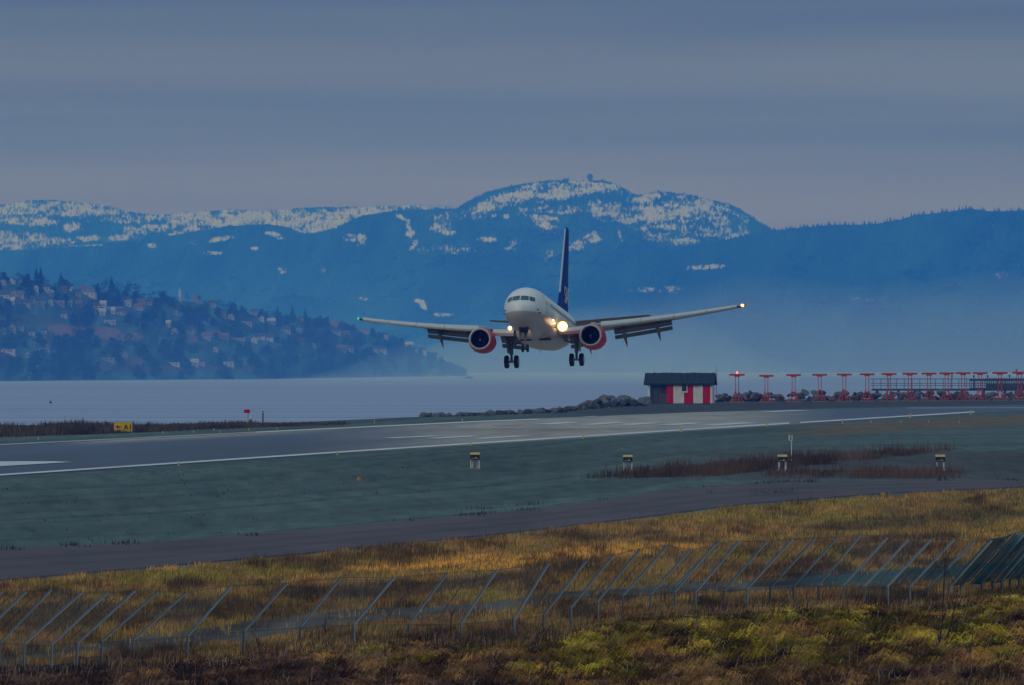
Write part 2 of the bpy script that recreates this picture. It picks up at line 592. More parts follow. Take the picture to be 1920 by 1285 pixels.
edge_mark(EDGE_N, -3.6, -0.8, -1600, 1480, M['paint'])
edge_mark(EDGE_N, -3.2, -1.0, 1500, 1827, M['paint'])
edge_mark(EDGE_F, 0.6, 2.6, -1600, 190, M['paint_worn'])
edge_mark(EDGE_F, 0.6, 2.4, 190, 480, M['paint_worn'])
edge_mark(EDGE_F, 0.5, 2.6, 480, 1010, M['paint'])
for q, m in [
    ([(-260, 872), (0, 867.2), (100, 867.0), (136, 868.3), (0, 876.5), (-260, 890)], 'paint'),
    ([(715, 822.6), (742, 823.4), (832, 819.0), (808, 818.3)], 'paint'),
    ([(797, 823.2), (822, 824.0), (908, 819.0), (882, 818.2)], 'paint'),
    ([(880, 823.6), (908, 824.4), (996, 819.0), (966, 818.6)], 'paint'),
    ([(1000, 796.6), (1032, 797.3), (1092, 793.2), (1064, 792.6)], 'paint'),
    ([(1080, 797.4), (1112, 798.0), (1176, 793.4), (1150, 792.8)], 'paint'),
    ([(1153, 797.6), (1187, 798.2), (1242, 794.2), (1214, 793.4)], 'paint'),
    ([(1230, 798.0), (1264, 798.6), (1322, 794.4), (1294, 793.7)], 'paint'),
    ([(1308, 798.4), (1346, 799.0), (1422, 794.2), (1390, 793.4)], 'paint'),
    ([(1082, 783.6), (1100, 784.0), (1130, 781.8), (1112, 781.4)], 'paint_worn'),
    ([(920, 799.0), (940, 799.6), (985, 797.2), (962, 796.8)], 'paint_worn'),
    ([(1420, 773.0), (1450, 773.6), (1520, 770.6), (1490, 770.2)], 'paint'),
    ([(1310, 780.0), (1330, 780.5), (1390, 777.5), (1370, 777.1)], 'paint_worn'),
    ([(1700, 765.6), (1930, 765.0), (1930, 766.0), (1700, 766.6)], 'paint_worn'),
]:
    mark("runway_marking", q, M[m])

# ------------------------------------------------------------------ water
def build_water():
    m = mat("water", (0.33, 0.40, 0.60), 0.40, var=0.75, scale=0.0035, stretch=(0.14, 6.0, 1), spec=0.3)
    n = m.node_tree.nodes; l = m.node_tree.links
    nz = n.new("ShaderNodeTexNoise"); nz.inputs["Scale"].default_value = 0.25; nz.inputs["Detail"].default_value = 4
    t = n.new("ShaderNodeTexCoord"); l.new(t.outputs["Object"], nz.inputs[0])
    b = n.new("ShaderNodeBump"); b.inputs["Strength"].default_value = 0.5; b.inputs["Distance"].default_value = 0.6
    l.new(nz.outputs[0], b.inputs["Height"])
    l.new(b.outputs[0], n["Principled BSDF"].inputs["Normal"])
    df = n.new("ShaderNodeBsdfDiffuse"); mixs = n.new("ShaderNodeMixShader"); mixs.inputs[0].default_value = 0.62
    l.new(n["Principled BSDF"].inputs["Base Color"].links[0].from_socket, df.inputs["Color"])
    l.new(n["Principled BSDF"].outputs[0], mixs.inputs[1]); l.new(df.outputs[0], mixs.inputs[2])
    l.new(mixs.outputs[0], n["Material Output"].inputs["Surface"])
    mb = MB()
    mb.add([(-9000, -600, WZ), (9000, -600, WZ), (9000, 33500, WZ), (-9000, 33500, WZ)], [(0, 1, 2, 3)])
    tag(mb.build("water", m), kind="structure")


build_water()

# ------------------------------------------------------------------ far mountains
def mountain(name, sky, base, d_base, d_ridge, snow, seed, x0, x1, nc, nr, forest_col, rough, extra=None, hump=1.0):
    xs = np.linspace(x0, x1, nc)
    t = np.linspace(0, 1, nr)
    skyl = I(sky, xs) - rough * (fbm(xs * 0.03, xs * 0 + seed, seed, 5) - 0.5) * 2 - rough * 0.7 * (vnoise(xs * 0.45, xs * 0, seed + 3) - 0.5)
    bl = I(base, xs)
    db = I(d_base, xs) if isinstance(d_base, list) else np.full(nc, float(d_base))
    dr = I(d_ridge, xs) if isinstance(d_ridge, list) else np.full(nc, float(d_ridge))
    T = t[:, None]
    shape = T ** hump
    PY = bl[None] + (skyl - bl)[None] * shape
    PXg = np.broadcast_to(xs[None], PY.shape)
    wob = (fbm(PXg * 0.012, PY * 0.02, seed + 5, 5) - 0.5) * np.sin(np.pi * T)
    Y = db[None] + (dr - db)[None] * (T + 0.17 * wob * 2)
    X = (PXg - 960) / F * Y
    Z = HC - (PY - HY) / F * Y
    # back slope
    Yb = Y[-1:] + 900; Zb = np.full_like(Yb, WZ - 2); Xb = (xs[None] - 960) / F * Yb
    X = np.vstack([X, Xb]); Y = np.vstack([Y, Yb]); Z = np.vstack([Z, Zb])
    f = np.zeros_like(PY)
    for e in snow:
        cx, cy, rx, ry, ang, st = e
        a = R(ang); dx = PXg - cx; dy = PY - cy
        u = (dx * math.cos(a) + dy * math.sin(a)) / rx; w = (-dx * math.sin(a) + dy * math.cos(a)) / ry
        f = np.maximum(f, st * np.clip(1.7 - np.sqrt(u * u + w * w), 0, 1.0))
    streak = fbm(PXg * 0.34, PY * 0.20, seed + 9, 4, .65)
    blot = fbm(PXg * 0.05, PY * 0.12, seed + 10, 4)
    s = sstep(0.36, 0.70, f * 0.55 + (streak - 0.5) * 1.05 + (blot - 0.5) * 0.7 + 0.05) * (f > 0.03)
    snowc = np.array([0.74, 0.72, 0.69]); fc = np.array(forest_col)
    relief_shade = fbm(PXg * .018 + PY * .01, PY * .012, seed + 20, 5); gully_shade = fbm(PXg * .07 + PY * .03, PY * .02, seed + 21, 3)
    fcv = fc * (0.10 + 3.6 * np.clip(relief_shade - .25, 0, 1) + 2.2 * np.clip(gully_shade - .45, 0, 1))[..., None]  # ridge and gully shading painted into the forest colour
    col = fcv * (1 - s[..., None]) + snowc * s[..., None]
    if extra is not None: col = extra(PXg, PY, col)
    col = np.concatenate([col, col[-1:]], 0)
    v = np.stack([X, Y, Z], -1).reshape(-1, 3)
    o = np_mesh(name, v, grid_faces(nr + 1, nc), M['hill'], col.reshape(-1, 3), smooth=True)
    tag(o, kind="structure")
    return dict(xs=xs, sky=skyl, base=bl, db=db, dr=dr, hump=hump, PX=PXg, PY=PY, X=X[:-1], Y=Y[:-1], Z=Z[:-1], snow=s)


SKY_A = [(-900, 400), (-500, 372), (-200, 392), (0, 384), (60, 375), (100, 375), (140, 378), (200, 386), (240, 397), (280, 403), (320, 402), (360, 396), (450, 394), (500, 396), (560, 391), (610, 389), (680, 387), (740, 386), (775, 384), (820, 387), (870, 391), (950, 400), (1300, 430), (2000, 470)]
SNOW_A = [(100, 391, 130, 15, 0, 1), (200, 390, 70, 13, 4, 1), (54, 415, 50, 9, 3, 1), (133, 425, 16, 9, 0, 0.9), (20, 452, 70, 15, 0, 1), (92, 452, 34, 9, 0, 1), (30, 385, 60, 10, 0, .8),
          (280, 430, 48, 9, -4, 1), (345, 435, 36, 7, -10, 1), (480, 412, 170, 20, 0, 1.1), (390, 408, 80, 14, 0, 1.1), (620, 412, 80, 18, -4, 1.1), (700, 394, 90, 9, -4, 1), (820, 389, 50, 5, 0, 0.9), (250, 410, 60, 9, 0, .8),
          (165, 447, 22, 5, 0, 1), (222, 446, 26, 5, -6, 1), (135, 450, 12, 5, 0, 0.9), (-150, 410, 120, 20, 0, 1), (-400, 395, 160, 20, 0, 1), (580, 428, 40, 10, 0, 1)]
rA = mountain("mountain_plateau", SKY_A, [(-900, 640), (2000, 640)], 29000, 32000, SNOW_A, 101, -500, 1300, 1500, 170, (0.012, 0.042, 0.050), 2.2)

SKY_B = [(-900, 480), (-300, 468), (0, 472), (60, 468), (120, 462), (230, 456), (300, 446), (380, 432), (430, 424), (500, 421), (540, 426), (565, 437), (595, 436), (630, 428), (660, 412), (690, 402), (740, 396), (800, 393), (858, 390), (880, 376), (910, 362), (950, 350), (1000, 342), (1040, 339), (1075, 340), (1105, 338), (1130, 339), (1160, 347), (1185, 363), (1197, 366), (1220, 361), (1250, 359), (1290, 366), (1340, 376), (1370, 383), (1390, 394), (1420, 415), (1450, 431), (1520, 450), (1700, 480), (2400, 500)]
SNOW_B = [(957, 373, 80, 11, -17, 1.15), (1051, 362, 48, 13, -8, 1.1), (1110, 350, 60, 11, 4, 1.05), (1030, 349, 50, 7, -4, .95), (1135, 393, 34, 14, 10, 1.05), (1045, 393, 60, 7, 0, .9), (1019, 420, 30, 9, 34, 1.15), (1010, 408, 40, 6, 8, .8),
          (829, 418, 18, 18, 0, .8), (840, 437, 15, 5, 0, 1), (1084, 460, 14, 9, -20, 1.05), (1113, 445, 13, 10, -30, 1.05), (1216, 371, 32, 9, -12, 1.1), (1248, 396, 55, 18, 6, 1.1), (1222, 410, 34, 10, 10, 1.05), (1310, 387, 45, 17, 10, .95),
          (1350, 406, 46, 20, 12, .85), (1285, 453, 28, 7, 0, .95), (1383, 435, 22, 10, -20, .95), (1179, 414, 16, 6, 0, 1.1), (1212, 432, 12, 5, 35, 1.1), (1163, 442, 3, 12, -10, 1), (913, 449, 14, 4, 0, 1), (1026, 480, 14, 9, 0, .75), (960, 462, 14, 10, -30, .72), (1240, 430, 40, 22, 0, .72), (1330, 430, 60, 16, 0, .75), (905, 385, 10, 7, 0, .9), (890, 392, 14, 5, 0, .8), (925, 403, 5, 6, 0, 1), (950, 405, 6, 4, 0, 1),
          (755, 409, 12, 4, 30, 1.3), (766, 422, 4, 11, -10, 1.3), (770, 438, 7, 6, 0, 1.3), (779, 455, 4, 8, 20, 1.3), (772, 465, 7, 3, -30, 1.2), (667, 447, 24, 8, 8, 1.05), (680, 458, 10, 5, 0, 1), (415, 448, 24, 4, -8, 1.0), (510, 439, 13, 4, 8, 1.1), (528, 447, 8, 3, 0, 1), (400, 474, 18, 4, 0, .85), (285, 460, 9, 4, 0, 1), (366, 457, 10, 4, 0, .9), (478, 466, 10, 4, 0, .8), (820, 390, 40, 4, 0, .8), (860, 405, 40, 8, 0, .6), (180, 455, 60, 5, -4, .9),
          (788, 566, 9, 5, 30, 1.3), (795, 574, 5, 5, 0, 1.2), (1325, 501, 30, 4, -4, .95), (530, 507, 8, 6, 0, .8), (605, 508, 5, 5, 0, .8), (830, 590, 20, 3, 0, .75), (700, 560, 40, 3, 0, .55), (1210, 543, 20, 4, 0, .7), (1250, 543, 20, 6, 0, .7), (1130, 555, 8, 3, 0, .8), (850, 470, 60, 8, 0, .6), (1440, 560, 60, 4, 0, .5)]
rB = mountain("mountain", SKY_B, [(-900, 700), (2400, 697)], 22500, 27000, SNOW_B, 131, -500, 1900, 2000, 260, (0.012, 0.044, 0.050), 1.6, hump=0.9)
SKY_C = [(800, 660), (900, 610), (1000, 560), (1100, 520), (1200, 480), (1300, 462), (1380, 447), (1440, 435), (1480, 429), (1560, 422), (1640, 421), (1690, 412), (1730, 402), (1790, 396), (1820, 392), (1850, 396), (1920, 395), (2100, 402), (2600, 440)]
SNOW_C = [(1325, 501, 28, 4, -4, 1.1), (1880, 515, 10, 6, 0, .6), (1620, 560, 40, 4, 0, .5), (1210, 543, 25, 4, 0, .8), (1252, 542, 22, 6, 0, .8), (1860, 420, 16, 5, 0, .6)]
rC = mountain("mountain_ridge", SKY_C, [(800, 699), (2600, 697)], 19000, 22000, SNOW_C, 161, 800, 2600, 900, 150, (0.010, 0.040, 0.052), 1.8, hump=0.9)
SKY_D = [(-1500, 470), (-700, 500), (-200, 510), (0, 520), (60, 525), (110, 538), (180, 552), (230, 552), (280, 556), (330, 562), (390, 572), (430, 582), (480, 592), (520, 598), (570, 602), (640, 613), (690, 624), (740, 640), (790, 662), (840, 690), (875, 706), (900, 708)]
BASE_D = [(-1500, 721), (0, 716), (300, 713), (600, 709), (900, 706)]


def hill_extra(PX, PY, col):
    n = fbm(PX * 0.05, PY * 0.1, 71, 4); n2 = fbm(PX * 0.2, PY * 0.3, 72, 4)
    col = col * (0.6 + 0.9 * n[..., None])
    def el(cx, cy, rx, ry): return np.clip(1.4 - np.sqrt(((PX - cx) / rx) ** 2 + ((PY - cy) / ry) ** 2), 0, 1)
    f1 = np.maximum.reduce([el(160, 622, 70, 11), el(225, 631, 45, 9), el(120, 634, 60, 8), el(110, 615, 30, 6)])
    f2 = np.maximum.reduce([el(40, 598, 60, 9), el(80, 603, 50, 6)])
    f3 = np.maximum.reduce([el(15, 664, 22, 5), el(270, 690, 120, 8), el(430, 690, 60, 6)])
    for f_, c_ in ((f1, (0.20, 0.14, 0.11)), (f2, (0.09, 0.12, 0.06)), (f3, (0.11, 0.08, 0.065))):
        w = sstep(0.35, 0.6, f_ + 0.3 * (n2 - 0.5))[..., None]
        col = col * (1 - w) + np.array(c_) * w * (0.85 + 0.3 * n2[..., None])
    return col


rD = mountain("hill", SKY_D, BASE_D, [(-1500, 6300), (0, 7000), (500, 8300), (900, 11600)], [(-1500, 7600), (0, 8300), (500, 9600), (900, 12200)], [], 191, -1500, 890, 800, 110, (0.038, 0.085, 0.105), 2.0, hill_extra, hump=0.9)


def hill_point(r, px, py):
    i = int(np.clip(np.interp(px, r['xs'], np.arange(len(r['xs']))), 0, len(r['xs']) - 1))
    colpy = r['PY'][:, i]
    j = int(np.argmin(np.abs(colpy - py)))
    Y = r['Y'][j, i]
    return Vector(((px - 960) / F * Y, Y, HC - (colpy[j] - HY) / F * Y))


# far conifer woods, as cones: one mass per mountain
def cones(name, pts, hts, wid, m, sides=5, label=None):
    n = len(pts)
    ang = np.arange(sides) / sides * 2 * np.pi
    a0 = rng.random(n) * 6
    ring = np.stack([np.cos(ang[None] + a0[:, None]), np.sin(ang[None] + a0[:, None]), np.zeros((n, sides))], -1)
    base = pts[:, None, :] + ring * (wid[:, None, None])
    base[:, :, 2] += 0.0
    tip = pts.copy(); tip[:, 2] += hts
    V = np.concatenate([base, tip[:, None]], 1).reshape(-1, 3)
    k = np.arange(sides)
    fcs = (np.arange(n) * (sides + 1))[:, None, None] + np.stack([k, (k + 1) % sides, np.full(sides, sides)], -1)[None]
    o = np_mesh(name, V, fcs.reshape(-1, 3), m)
    return tag(o, label, "forest", kind="stuff")


def far_woods(name, r, n, seed, hmin, hmax, label, pymax, cut=0.55):
    g = np.random.default_rng(seed)
    nr, nc = r['PY'].shape
    j = (g.random(n) ** 0.8 * nr).astype(int).clip(0, nr - 1); j = nr - 1 - j
    j[:n // 10] = nr - 1 - g.integers(0, 3, n // 10)
    i = g.integers(0, nc, n)
    ok = (r['PX'][j, i] > -120) & (r['PX'][j, i] < 2050) & (r['PY'][j, i] < pymax)
    sn = r['snow'][j, i]
    ok &= (sn < 0.3) | (g.random(n) < cut)
    clump = fbm(r['PX'][j, i] * 0.06, r['PY'][j, i] * 0.1, seed, 3)
    ok &= g.random(n) < sstep(0.32, 0.6, clump) + 0.2
    j, i = j[ok], i[ok]
    pts = np.stack([r['X'][j, i], r['Y'][j, i], r['Z'][j, i] - 1.5], -1)
    pts[:, 0] += g.normal(0, 2, len(pts))
    h = g.uniform(hmin, hmax, len(pts))
    cones(name, pts, h, h * 0.2, M['forest'], 4, label)


far_woods("forest", rB, 34000, 5, 3, 9, "dark conifer forest speckling the snowy mountain with the radar dome", 560, 0.42)
far_woods("forest", rA, 13000, 6, 3, 9, "sparse dark forest on the snowy plateau at the left skyline", 480, 0.40)
far_woods("forest", rC, 9000, 8, 6, 14, "dark blue forest covering the long ridge at the right", 560, 0.3)

# ------------------------------------------------------------------ hillside wood, skyline trees and houses
def crown_mesh(kind, seed, h):
    """ragged crown made of many small leaf-clump faces; returns verts, tris"""
    g = np.random.default_rng(seed)
    vs = []; fs = []
    def tri(c, s, flat=0.7):
        b = len(vs)
        d = g.normal(0, 1, (3, 3)); d[:, 2] *= flat
        for k in range(3): vs.append(c + d[k] * s)
        fs.append((b, b + 1, b + 2))
    if kind == 'conifer':
        for k in range(110):
            t = g.random() ** 1.2
            r = (1 - t) * h * 0.42 * (0.75 + 0.25 * math.sin(t * 38)) + 0.1
            a = g.random() * 6.283; q = r * math.sqrt(g.random())
            tri(np.array([math.cos(a) * q, math.sin(a) * q, h * (0.08 + 0.92 * t) - 0.12 * q]), h * 0.035 + 0.12)
        b = len(vs)
        ring = [np.array([math.cos(a) * h * 0.27, math.sin(a) * h * 0.27, h * 0.1]) for a in np.arange(5) * 1.2566]
        vs.extend(ring); vs.append(np.array([0, 0, h]))
        for k in range(5): fs.append((b + k, b + (k + 1) % 5, b + 5))
    else:
        lobes = [np.array([g.normal(0, h * 0.16), g.normal(0, h * 0.16), h * g.uniform(0.35, 0.85)]) for _ in range(6)]
        for k in range(120):
            c = lobes[g.integers(0, 6)] + g.normal(0, h * 0.11, 3)
            tri(c, h * 0.05)
    return np.array(vs), np.array(fs)


Z5 = lambda z: (z[0] / 4.0, 500 + z[1] / 4.0, z[2] / 4.0)
Z6 = lambda z: (480 + z[0] / 4.0, 540 + z[1] / 4.0, z[2] / 4.0)
HOUSE_ROWS = {
    "on the hilltop left of the tree clump": [Z5(z) for z in [(28, 135, 34), (92, 125, 36), (170, 135, 40), (272, 178, 32), (335, 180, 66), (482, 190, 34), (525, 180, 40), (575, 218, 60), (665, 222, 104), (640, 186, 46), (692, 186, 40)]],
    "in the rows above the green field": [Z5(z) for z in [(35, 235, 70), (100, 225, 40), (150, 235, 56), (95, 280, 26), (140, 275, 22), (200, 300, 50), (248, 275, 28), (300, 276, 32), (285, 294, 90), (382, 280, 28), (440, 285, 84), (385, 216, 30)]],
    "below the big skyline tree clump": [Z5(z) for z in [(526, 296, 30), (598, 302, 44), (725, 318, 40), (775, 305, 44), (862, 328, 110), (950, 272, 60), (965, 300, 40), (1055, 288, 56), (1110, 290, 56), (1040, 326, 60), (770, 365, 44), (715, 362, 24), (850, 350, 24), (912, 362, 60), (825, 428, 86), (480, 382, 40)]],
    "low at the left edge": [Z5(z) for z in [(150, 470, 50), (95, 478, 40), (25, 500, 34), (240, 515, 44), (332, 510, 24), (62, 650, 100), (208, 680, 30), (285, 640, 24), (360, 640, 22)]],
    "below the white tower": [Z5(z) for z in [(1475, 255, 50), (1595, 296, 46), (1320, 360, 28), (1680, 380, 30), (1735, 396, 40), (1850, 436, 74), (1905, 362, 40), (1420, 495, 70), (1260, 452, 40), (1310, 505, 40)]],
    "on the slope left of the spires": [Z5(z) for z in [(1430, 550, 90), (1545, 542, 64), (1620, 535, 60), (1685, 546, 50), (1790, 556, 92), (1908, 574, 40), (1618, 636, 28)]],
    "low by the shore": [Z5(z) for z in [(800, 712, 110), (940, 712, 40), (1010, 710, 90), (1300, 744, 90), (1460, 745, 50), (1510, 738, 40), (1716, 742, 72)]],
    "around the three conifer spires": [Z6(z) for z in [(40, 246, 34), (115, 270, 56), (226, 332, 62), (316, 332, 40), (38, 386, 50), (102, 396, 50), (338, 416, 40), (432, 446, 22), (590, 270, 60), (340, 240, 26)]],
    "behind the left wing": [Z6(z) for z in [(600, 350, 60), (655, 345, 80), (800, 285, 90), (965, 325, 46), (640, 470, 70), (700, 474, 60), (890, 476, 50), (945, 480, 60), (1140, 384, 70), (1245, 396, 60), (1315, 412, 40), (1250, 415, 24), (1480, 405, 90), (1555, 450, 40)]],
}

HOUSE_SPOTS = np.array([h for hs in HOUSE_ROWS.values() for h in hs])


def build_hill_wood():
    g = np.random.default_rng(44)
    V = []; Fc = []; base = 0
    lib = [crown_mesh('conifer', s, 1.0) for s in range(4)] + [crown_mesh('leafy', s + 9, 1.0) for s in range(4)]
    nr, nc = rD['PY'].shape
    count = 0
    for _ in range(9000):
        j = int(nr - 1 - (g.random() ** 1.0) * (nr - 1)); i = g.integers(0, nc)
        px, py = rD['PX'][j, i], rD['PY'][j, i]
        if px < -140 or px > 872: continue
        dens = sstep(0.36, 0.58, fbm(px * 0.035, py * 0.07, 77, 3)) * 1.0 + 0.10
        if py < I(SKY_D, px) + 8: dens = max(dens, 0.5)
        if py > 675: dens *= 0.7 + 0.4 * (px < 110)
        if ((px - 165) / 120) ** 2 + ((py - 626) / 17) ** 2 < 1 or ((px - 45) / 75) ** 2 + ((py - 600) / 12) ** 2 < 1: dens = 0.012
        if ((px - 160) / 18) ** 2 + ((py - 638) / 14) ** 2 < 1: dens = 0.9
        hx = np.abs(HOUSE_SPOTS[:, 0] - px) < HOUSE_SPOTS[:, 2] * .5 + 3; hy = (py > HOUSE_SPOTS[:, 1] - 2) & (py < HOUSE_SPOTS[:, 1] + 22)
        if np.any(hx & hy): dens *= .06
        if g.random() > dens: continue
        p = np.array([rD['X'][j, i], rD['Y'][j, i], rD['Z'][j, i] - 0.5])
        kind = g.integers(0, 4) if g.random() < 0.4 else g.integers(4, 8)
        v, f = lib[kind]
        h = g.uniform(5.5, 10.5)
        a = g.random() * 6.28
        Rm = np.array([[math.cos(a), -math.sin(a), 0], [math.sin(a), math.cos(a), 0], [0, 0, 1]])
        s = np.array([h * (1.25 if kind >= 4 else 1.0), h, h])
        V.append((v @ Rm.T) * s + p); Fc.append(f + base); base += len(v); count += 1
    o = np_mesh("woodland", np.concatenate(V), np.concatenate(Fc), M['forest'])
    tag(o, "dark woodland covering the hillside across the water at left", "woodland", kind="stuff")


build_hill_wood()

conifer_src = None
def skyline_tree(px, py, h, kind, label, group):
    p = hill_point(rD, px, py)
    e = empty("conifer_tree" if kind == 'conifer' else "broadleaf_tree", p)
    tag(e, label, "tree", group)
    v, f = crown_mesh(kind, int(px), h)
    np_mesh("crown", v, f, M['forest'], parent=e)
    MB().tube([(0, 0, -1), (0, 0, h * 0.5)], [0.35, 0.15], 5).build("trunk", M['rust'], e)


for k, (px, py, h, kind, label) in enumerate([
    (68, 526, 11, 'conifer', "dark conifer on the hillside skyline at the far left of the photo"),
    (76, 527, 12, 'conifer', "taller dark conifer just right of the leftmost skyline conifer"),
    (114, 540, 14, 'conifer', "lone pointed conifer on the skyline left of the big dark tree clump"),
    (196, 552, 15, 'leafy', "rounded dark tree at the left end of the big skyline clump"),
    (209, 553, 17, 'conifer', "tallest dark conifer in the big skyline tree clump"),
    (222, 553, 14, 'leafy', "broad dark tree in the middle of the big skyline clump"),
    (238, 554, 13, 'leafy', "dark tree right of the middle in the big skyline clump"),
    (255, 556, 14, 'leafy', "dark rounded tree at the right end of the big skyline clump"),
    (300, 560, 9, 'leafy', "broad dark tree on the skyline left of the white tower"),
    (352, 566, 9, 'leafy', "dark tree on the skyline just right of the white tower"),
    (372, 570, 9, 'leafy', "dark bushy tree between the white tower and the right end of the ridge"),
    (520, 600, 14, 'conifer', "pointed conifer, first of three dark spires left of the wing tip"),
    (548, 602, 15, 'conifer', "pointed conifer, middle one of three dark spires left of the wing tip"),
    (572, 604, 14, 'conifer', "pointed conifer, last of three dark spires left of the wing tip"),
    (163, 646, 14, 'leafy', "large round dark tree standing in the brown hillside field"),
]):
    skyline_tree(px, py, h, kind, label, "trees standing out on the hillside")

HOUSE_MATS = {
    'white': mat("house_white", (0.50, 0.50, 0.50), 0.8, var=0.08, scale=0.3),
    'cream': mat("house_cream", (0.36, 0.34, 0.33), 0.8, var=0.1, scale=0.3),
    'grey': mat("house_grey", (0.26, 0.26, 0.28), 0.8, var=0.1, scale=0.3),
    'red': mat("house_red", (0.20, 0.13, 0.14), 0.8, var=0.1, scale=0.3),
}
ROOF_MATS = {
    'dark': mat("roof_slate", (0.055, 0.06, 0.075), 0.8, var=0.2, scale=0.5),
    'brown': mat("roof_brown", (0.16, 0.10, 0.09), 0.8, var=0.2, scale=0.5),
    'pale': mat("roof_pale", (0.45, 0.46, 0.48), 0.8, var=0.1, scale=0.5),
}
WIN = mat("house_window", (0.03, 0.035, 0.05), 0.2, var=0.1)


def house(px, py, wpx, wall, roof, gable, label, group, flat=False, rz=None):
    p = hill_point(rD, px, py)
    sc = p.y / F
    w = wpx * sc; d = max(6.0, w * 0.6 if w < 16 else 9.0); h = 3.4 if flat else 3.8
    e = empty("house", (p.x, p.y - 2, p.z - 0.6), rz if rz is not None else random.uniform(-0.25, 0.25))
    tag(e, label, "house", group)
    mb = MB()
    hw, hd = w / 2, d / 2
    rh = 0.5 if flat else min(3.6, 0.42 * (w if gable else d))
    if gable:     # gable end to the water
        mb.add([(-hw, -hd, -3), (hw, -hd, -3), (hw, -hd, h), (0, -hd, h + rh), (-hw, -hd, h), (-hw, hd, -3), (hw, hd, -3), (hw, hd, h), (0, hd, h + rh), (-hw, hd, h)],
               [(0, 1, 2, 3, 4), (6, 5, 9, 8, 7), (1, 6, 7, 2), (5, 0, 4, 9)])
    else:
        mb.add([(-hw, -hd, -3), (hw, -hd, -3), (hw, hd, -3), (-hw, hd, -3), (-hw, -hd, h), (hw, -hd, h), (hw, hd, h), (-hw, hd, h), (-hw, 0, h + rh), (hw, 0, h + rh)],
               [(0, 1, 5, 4), (2, 3, 7, 6), (1, 2, 6, 9, 5), (3, 0, 4, 8, 7)])
    mb.build("wall", HOUSE_MATS[wall], e)
    rb = MB(); o = 0.5; t = 0.25
    if flat:
        rb.box((0, 0, h + 0.3), (w + 0.6, d + 0.6, 0.4))
    elif gable:
        for s in (-1, 1):
            rb.add([(0, -hd - o, h + rh + .05), (s * (hw + o), -hd - o, h - o * rh / hw + .05), (s * (hw + o), hd + o, h - o * rh / hw + .05), (0, hd + o, h + rh + .05),
                    (0, -hd - o, h + rh + t + .05), (s * (hw + o), -hd - o, h + t - o * rh / hw + .05), (s * (hw + o), hd + o, h + t - o * rh / hw + .05), (0, hd + o, h + rh + t + .05)],
                   [(0, 1, 2, 3), (4, 7, 6, 5), (0, 4, 5, 1), (3, 2, 6, 7), (1, 5, 6, 2)])
    else:
        for s in (-1, 1):
            rb.add([(-hw - o, 0, h + rh + .05), (hw + o, 0, h + rh + .05), (hw + o, s * (hd + o), h - o * rh / hd + .05), (-hw - o, s * (hd + o), h - o * rh / hd + .05),
                    (-hw - o, 0, h + rh + t + .05), (hw + o, 0, h + rh + t + .05), (hw + o, s * (hd + o), h + t - o * rh / hd + .05), (-hw - o, s * (hd + o), h + t - o * rh / hd + .05)],
                   [(0, 1, 2, 3), (4, 7, 6, 5), (0, 4, 5, 1), (3, 2, 6, 7), (0, 3, 7, 4), (1, 5, 6, 2)])
    rb.build("roof", ROOF_MATS[roof], e)
    n = max(1, int(w / 3.6))
    for k in range(min(n, 6)):
        x = -hw + (k + 0.5) * w / n
        MB().box((x, -hd - 0.03, 1.9), (1.1, 0.1, 1.1)).build("window", WIN, e)


def rows_of_houses():
    rows = HOUSE_ROWS
    ORD = ["first", "second", "third", "fourth", "fifth", "sixth", "seventh", "eighth", "ninth", "tenth", "eleventh", "twelfth", "thirteenth", "fourteenth", "fifteenth", "sixteenth"]
    for where, hs in rows.items():
        hs.sort()
        for k, (px, py, w) in enumerate(hs):
            wall = random.choice(['white', 'white', 'cream', 'cream', 'grey', 'red', 'white'])
            roof = random.choice(['dark', 'dark', 'brown', 'pale'])
            flat = w > 18
            gable = (w < 11 and random.random() < 0.5)
            if abs(px - 166) < 2 and abs(py - 555) < 4 or abs(px - 429) < 2 and py > 680:
                wall, roof, flat = 'white', 'pale', True
            wn = {'white': 'white', 'cream': 'cream', 'grey': 'grey', 'red': 'red'}[wall]
            shape = "long low" if flat else ("gabled" if gable else "small")
            house(px, py, w * 1.05, wall, roof, gable, f"{wn} {shape} house, {ORD[k]} from left {where}", "houses on the hillside", flat)


rows_of_houses()

# church-like white tower on the hillside skyline
p = hill_point(rD, 337, 566)
e = empty("tower", p)
tag(e, "slim white tower with a pointed top above the hillside trees", "tower")
MB().box((0, 0, 4), (2.4, 2.4, 10)).build("shaft", HOUSE_MATS['white'], e)
MB().add([(-1.5, -1.5, 9), (1.5, -1.5, 9), (1.5, 1.5, 9), (-1.5, 1.5, 9), (0, 0, 13)], [(0, 1, 4), (1, 2, 4), (2, 3, 4), (3, 0, 4)]).build("spire", HOUSE_MATS['white'], e)

# radar dome and masts on the summit
def summit(px):
    i = int(np.argmin(np.abs(rB['xs'] - px)))
    return Vector(((px - 960) / F * rB['Y'][-1, i], rB['Y'][-1, i] - 20, HC - (rB['sky'][i] - HY) / F * rB['Y'][-1, i]))


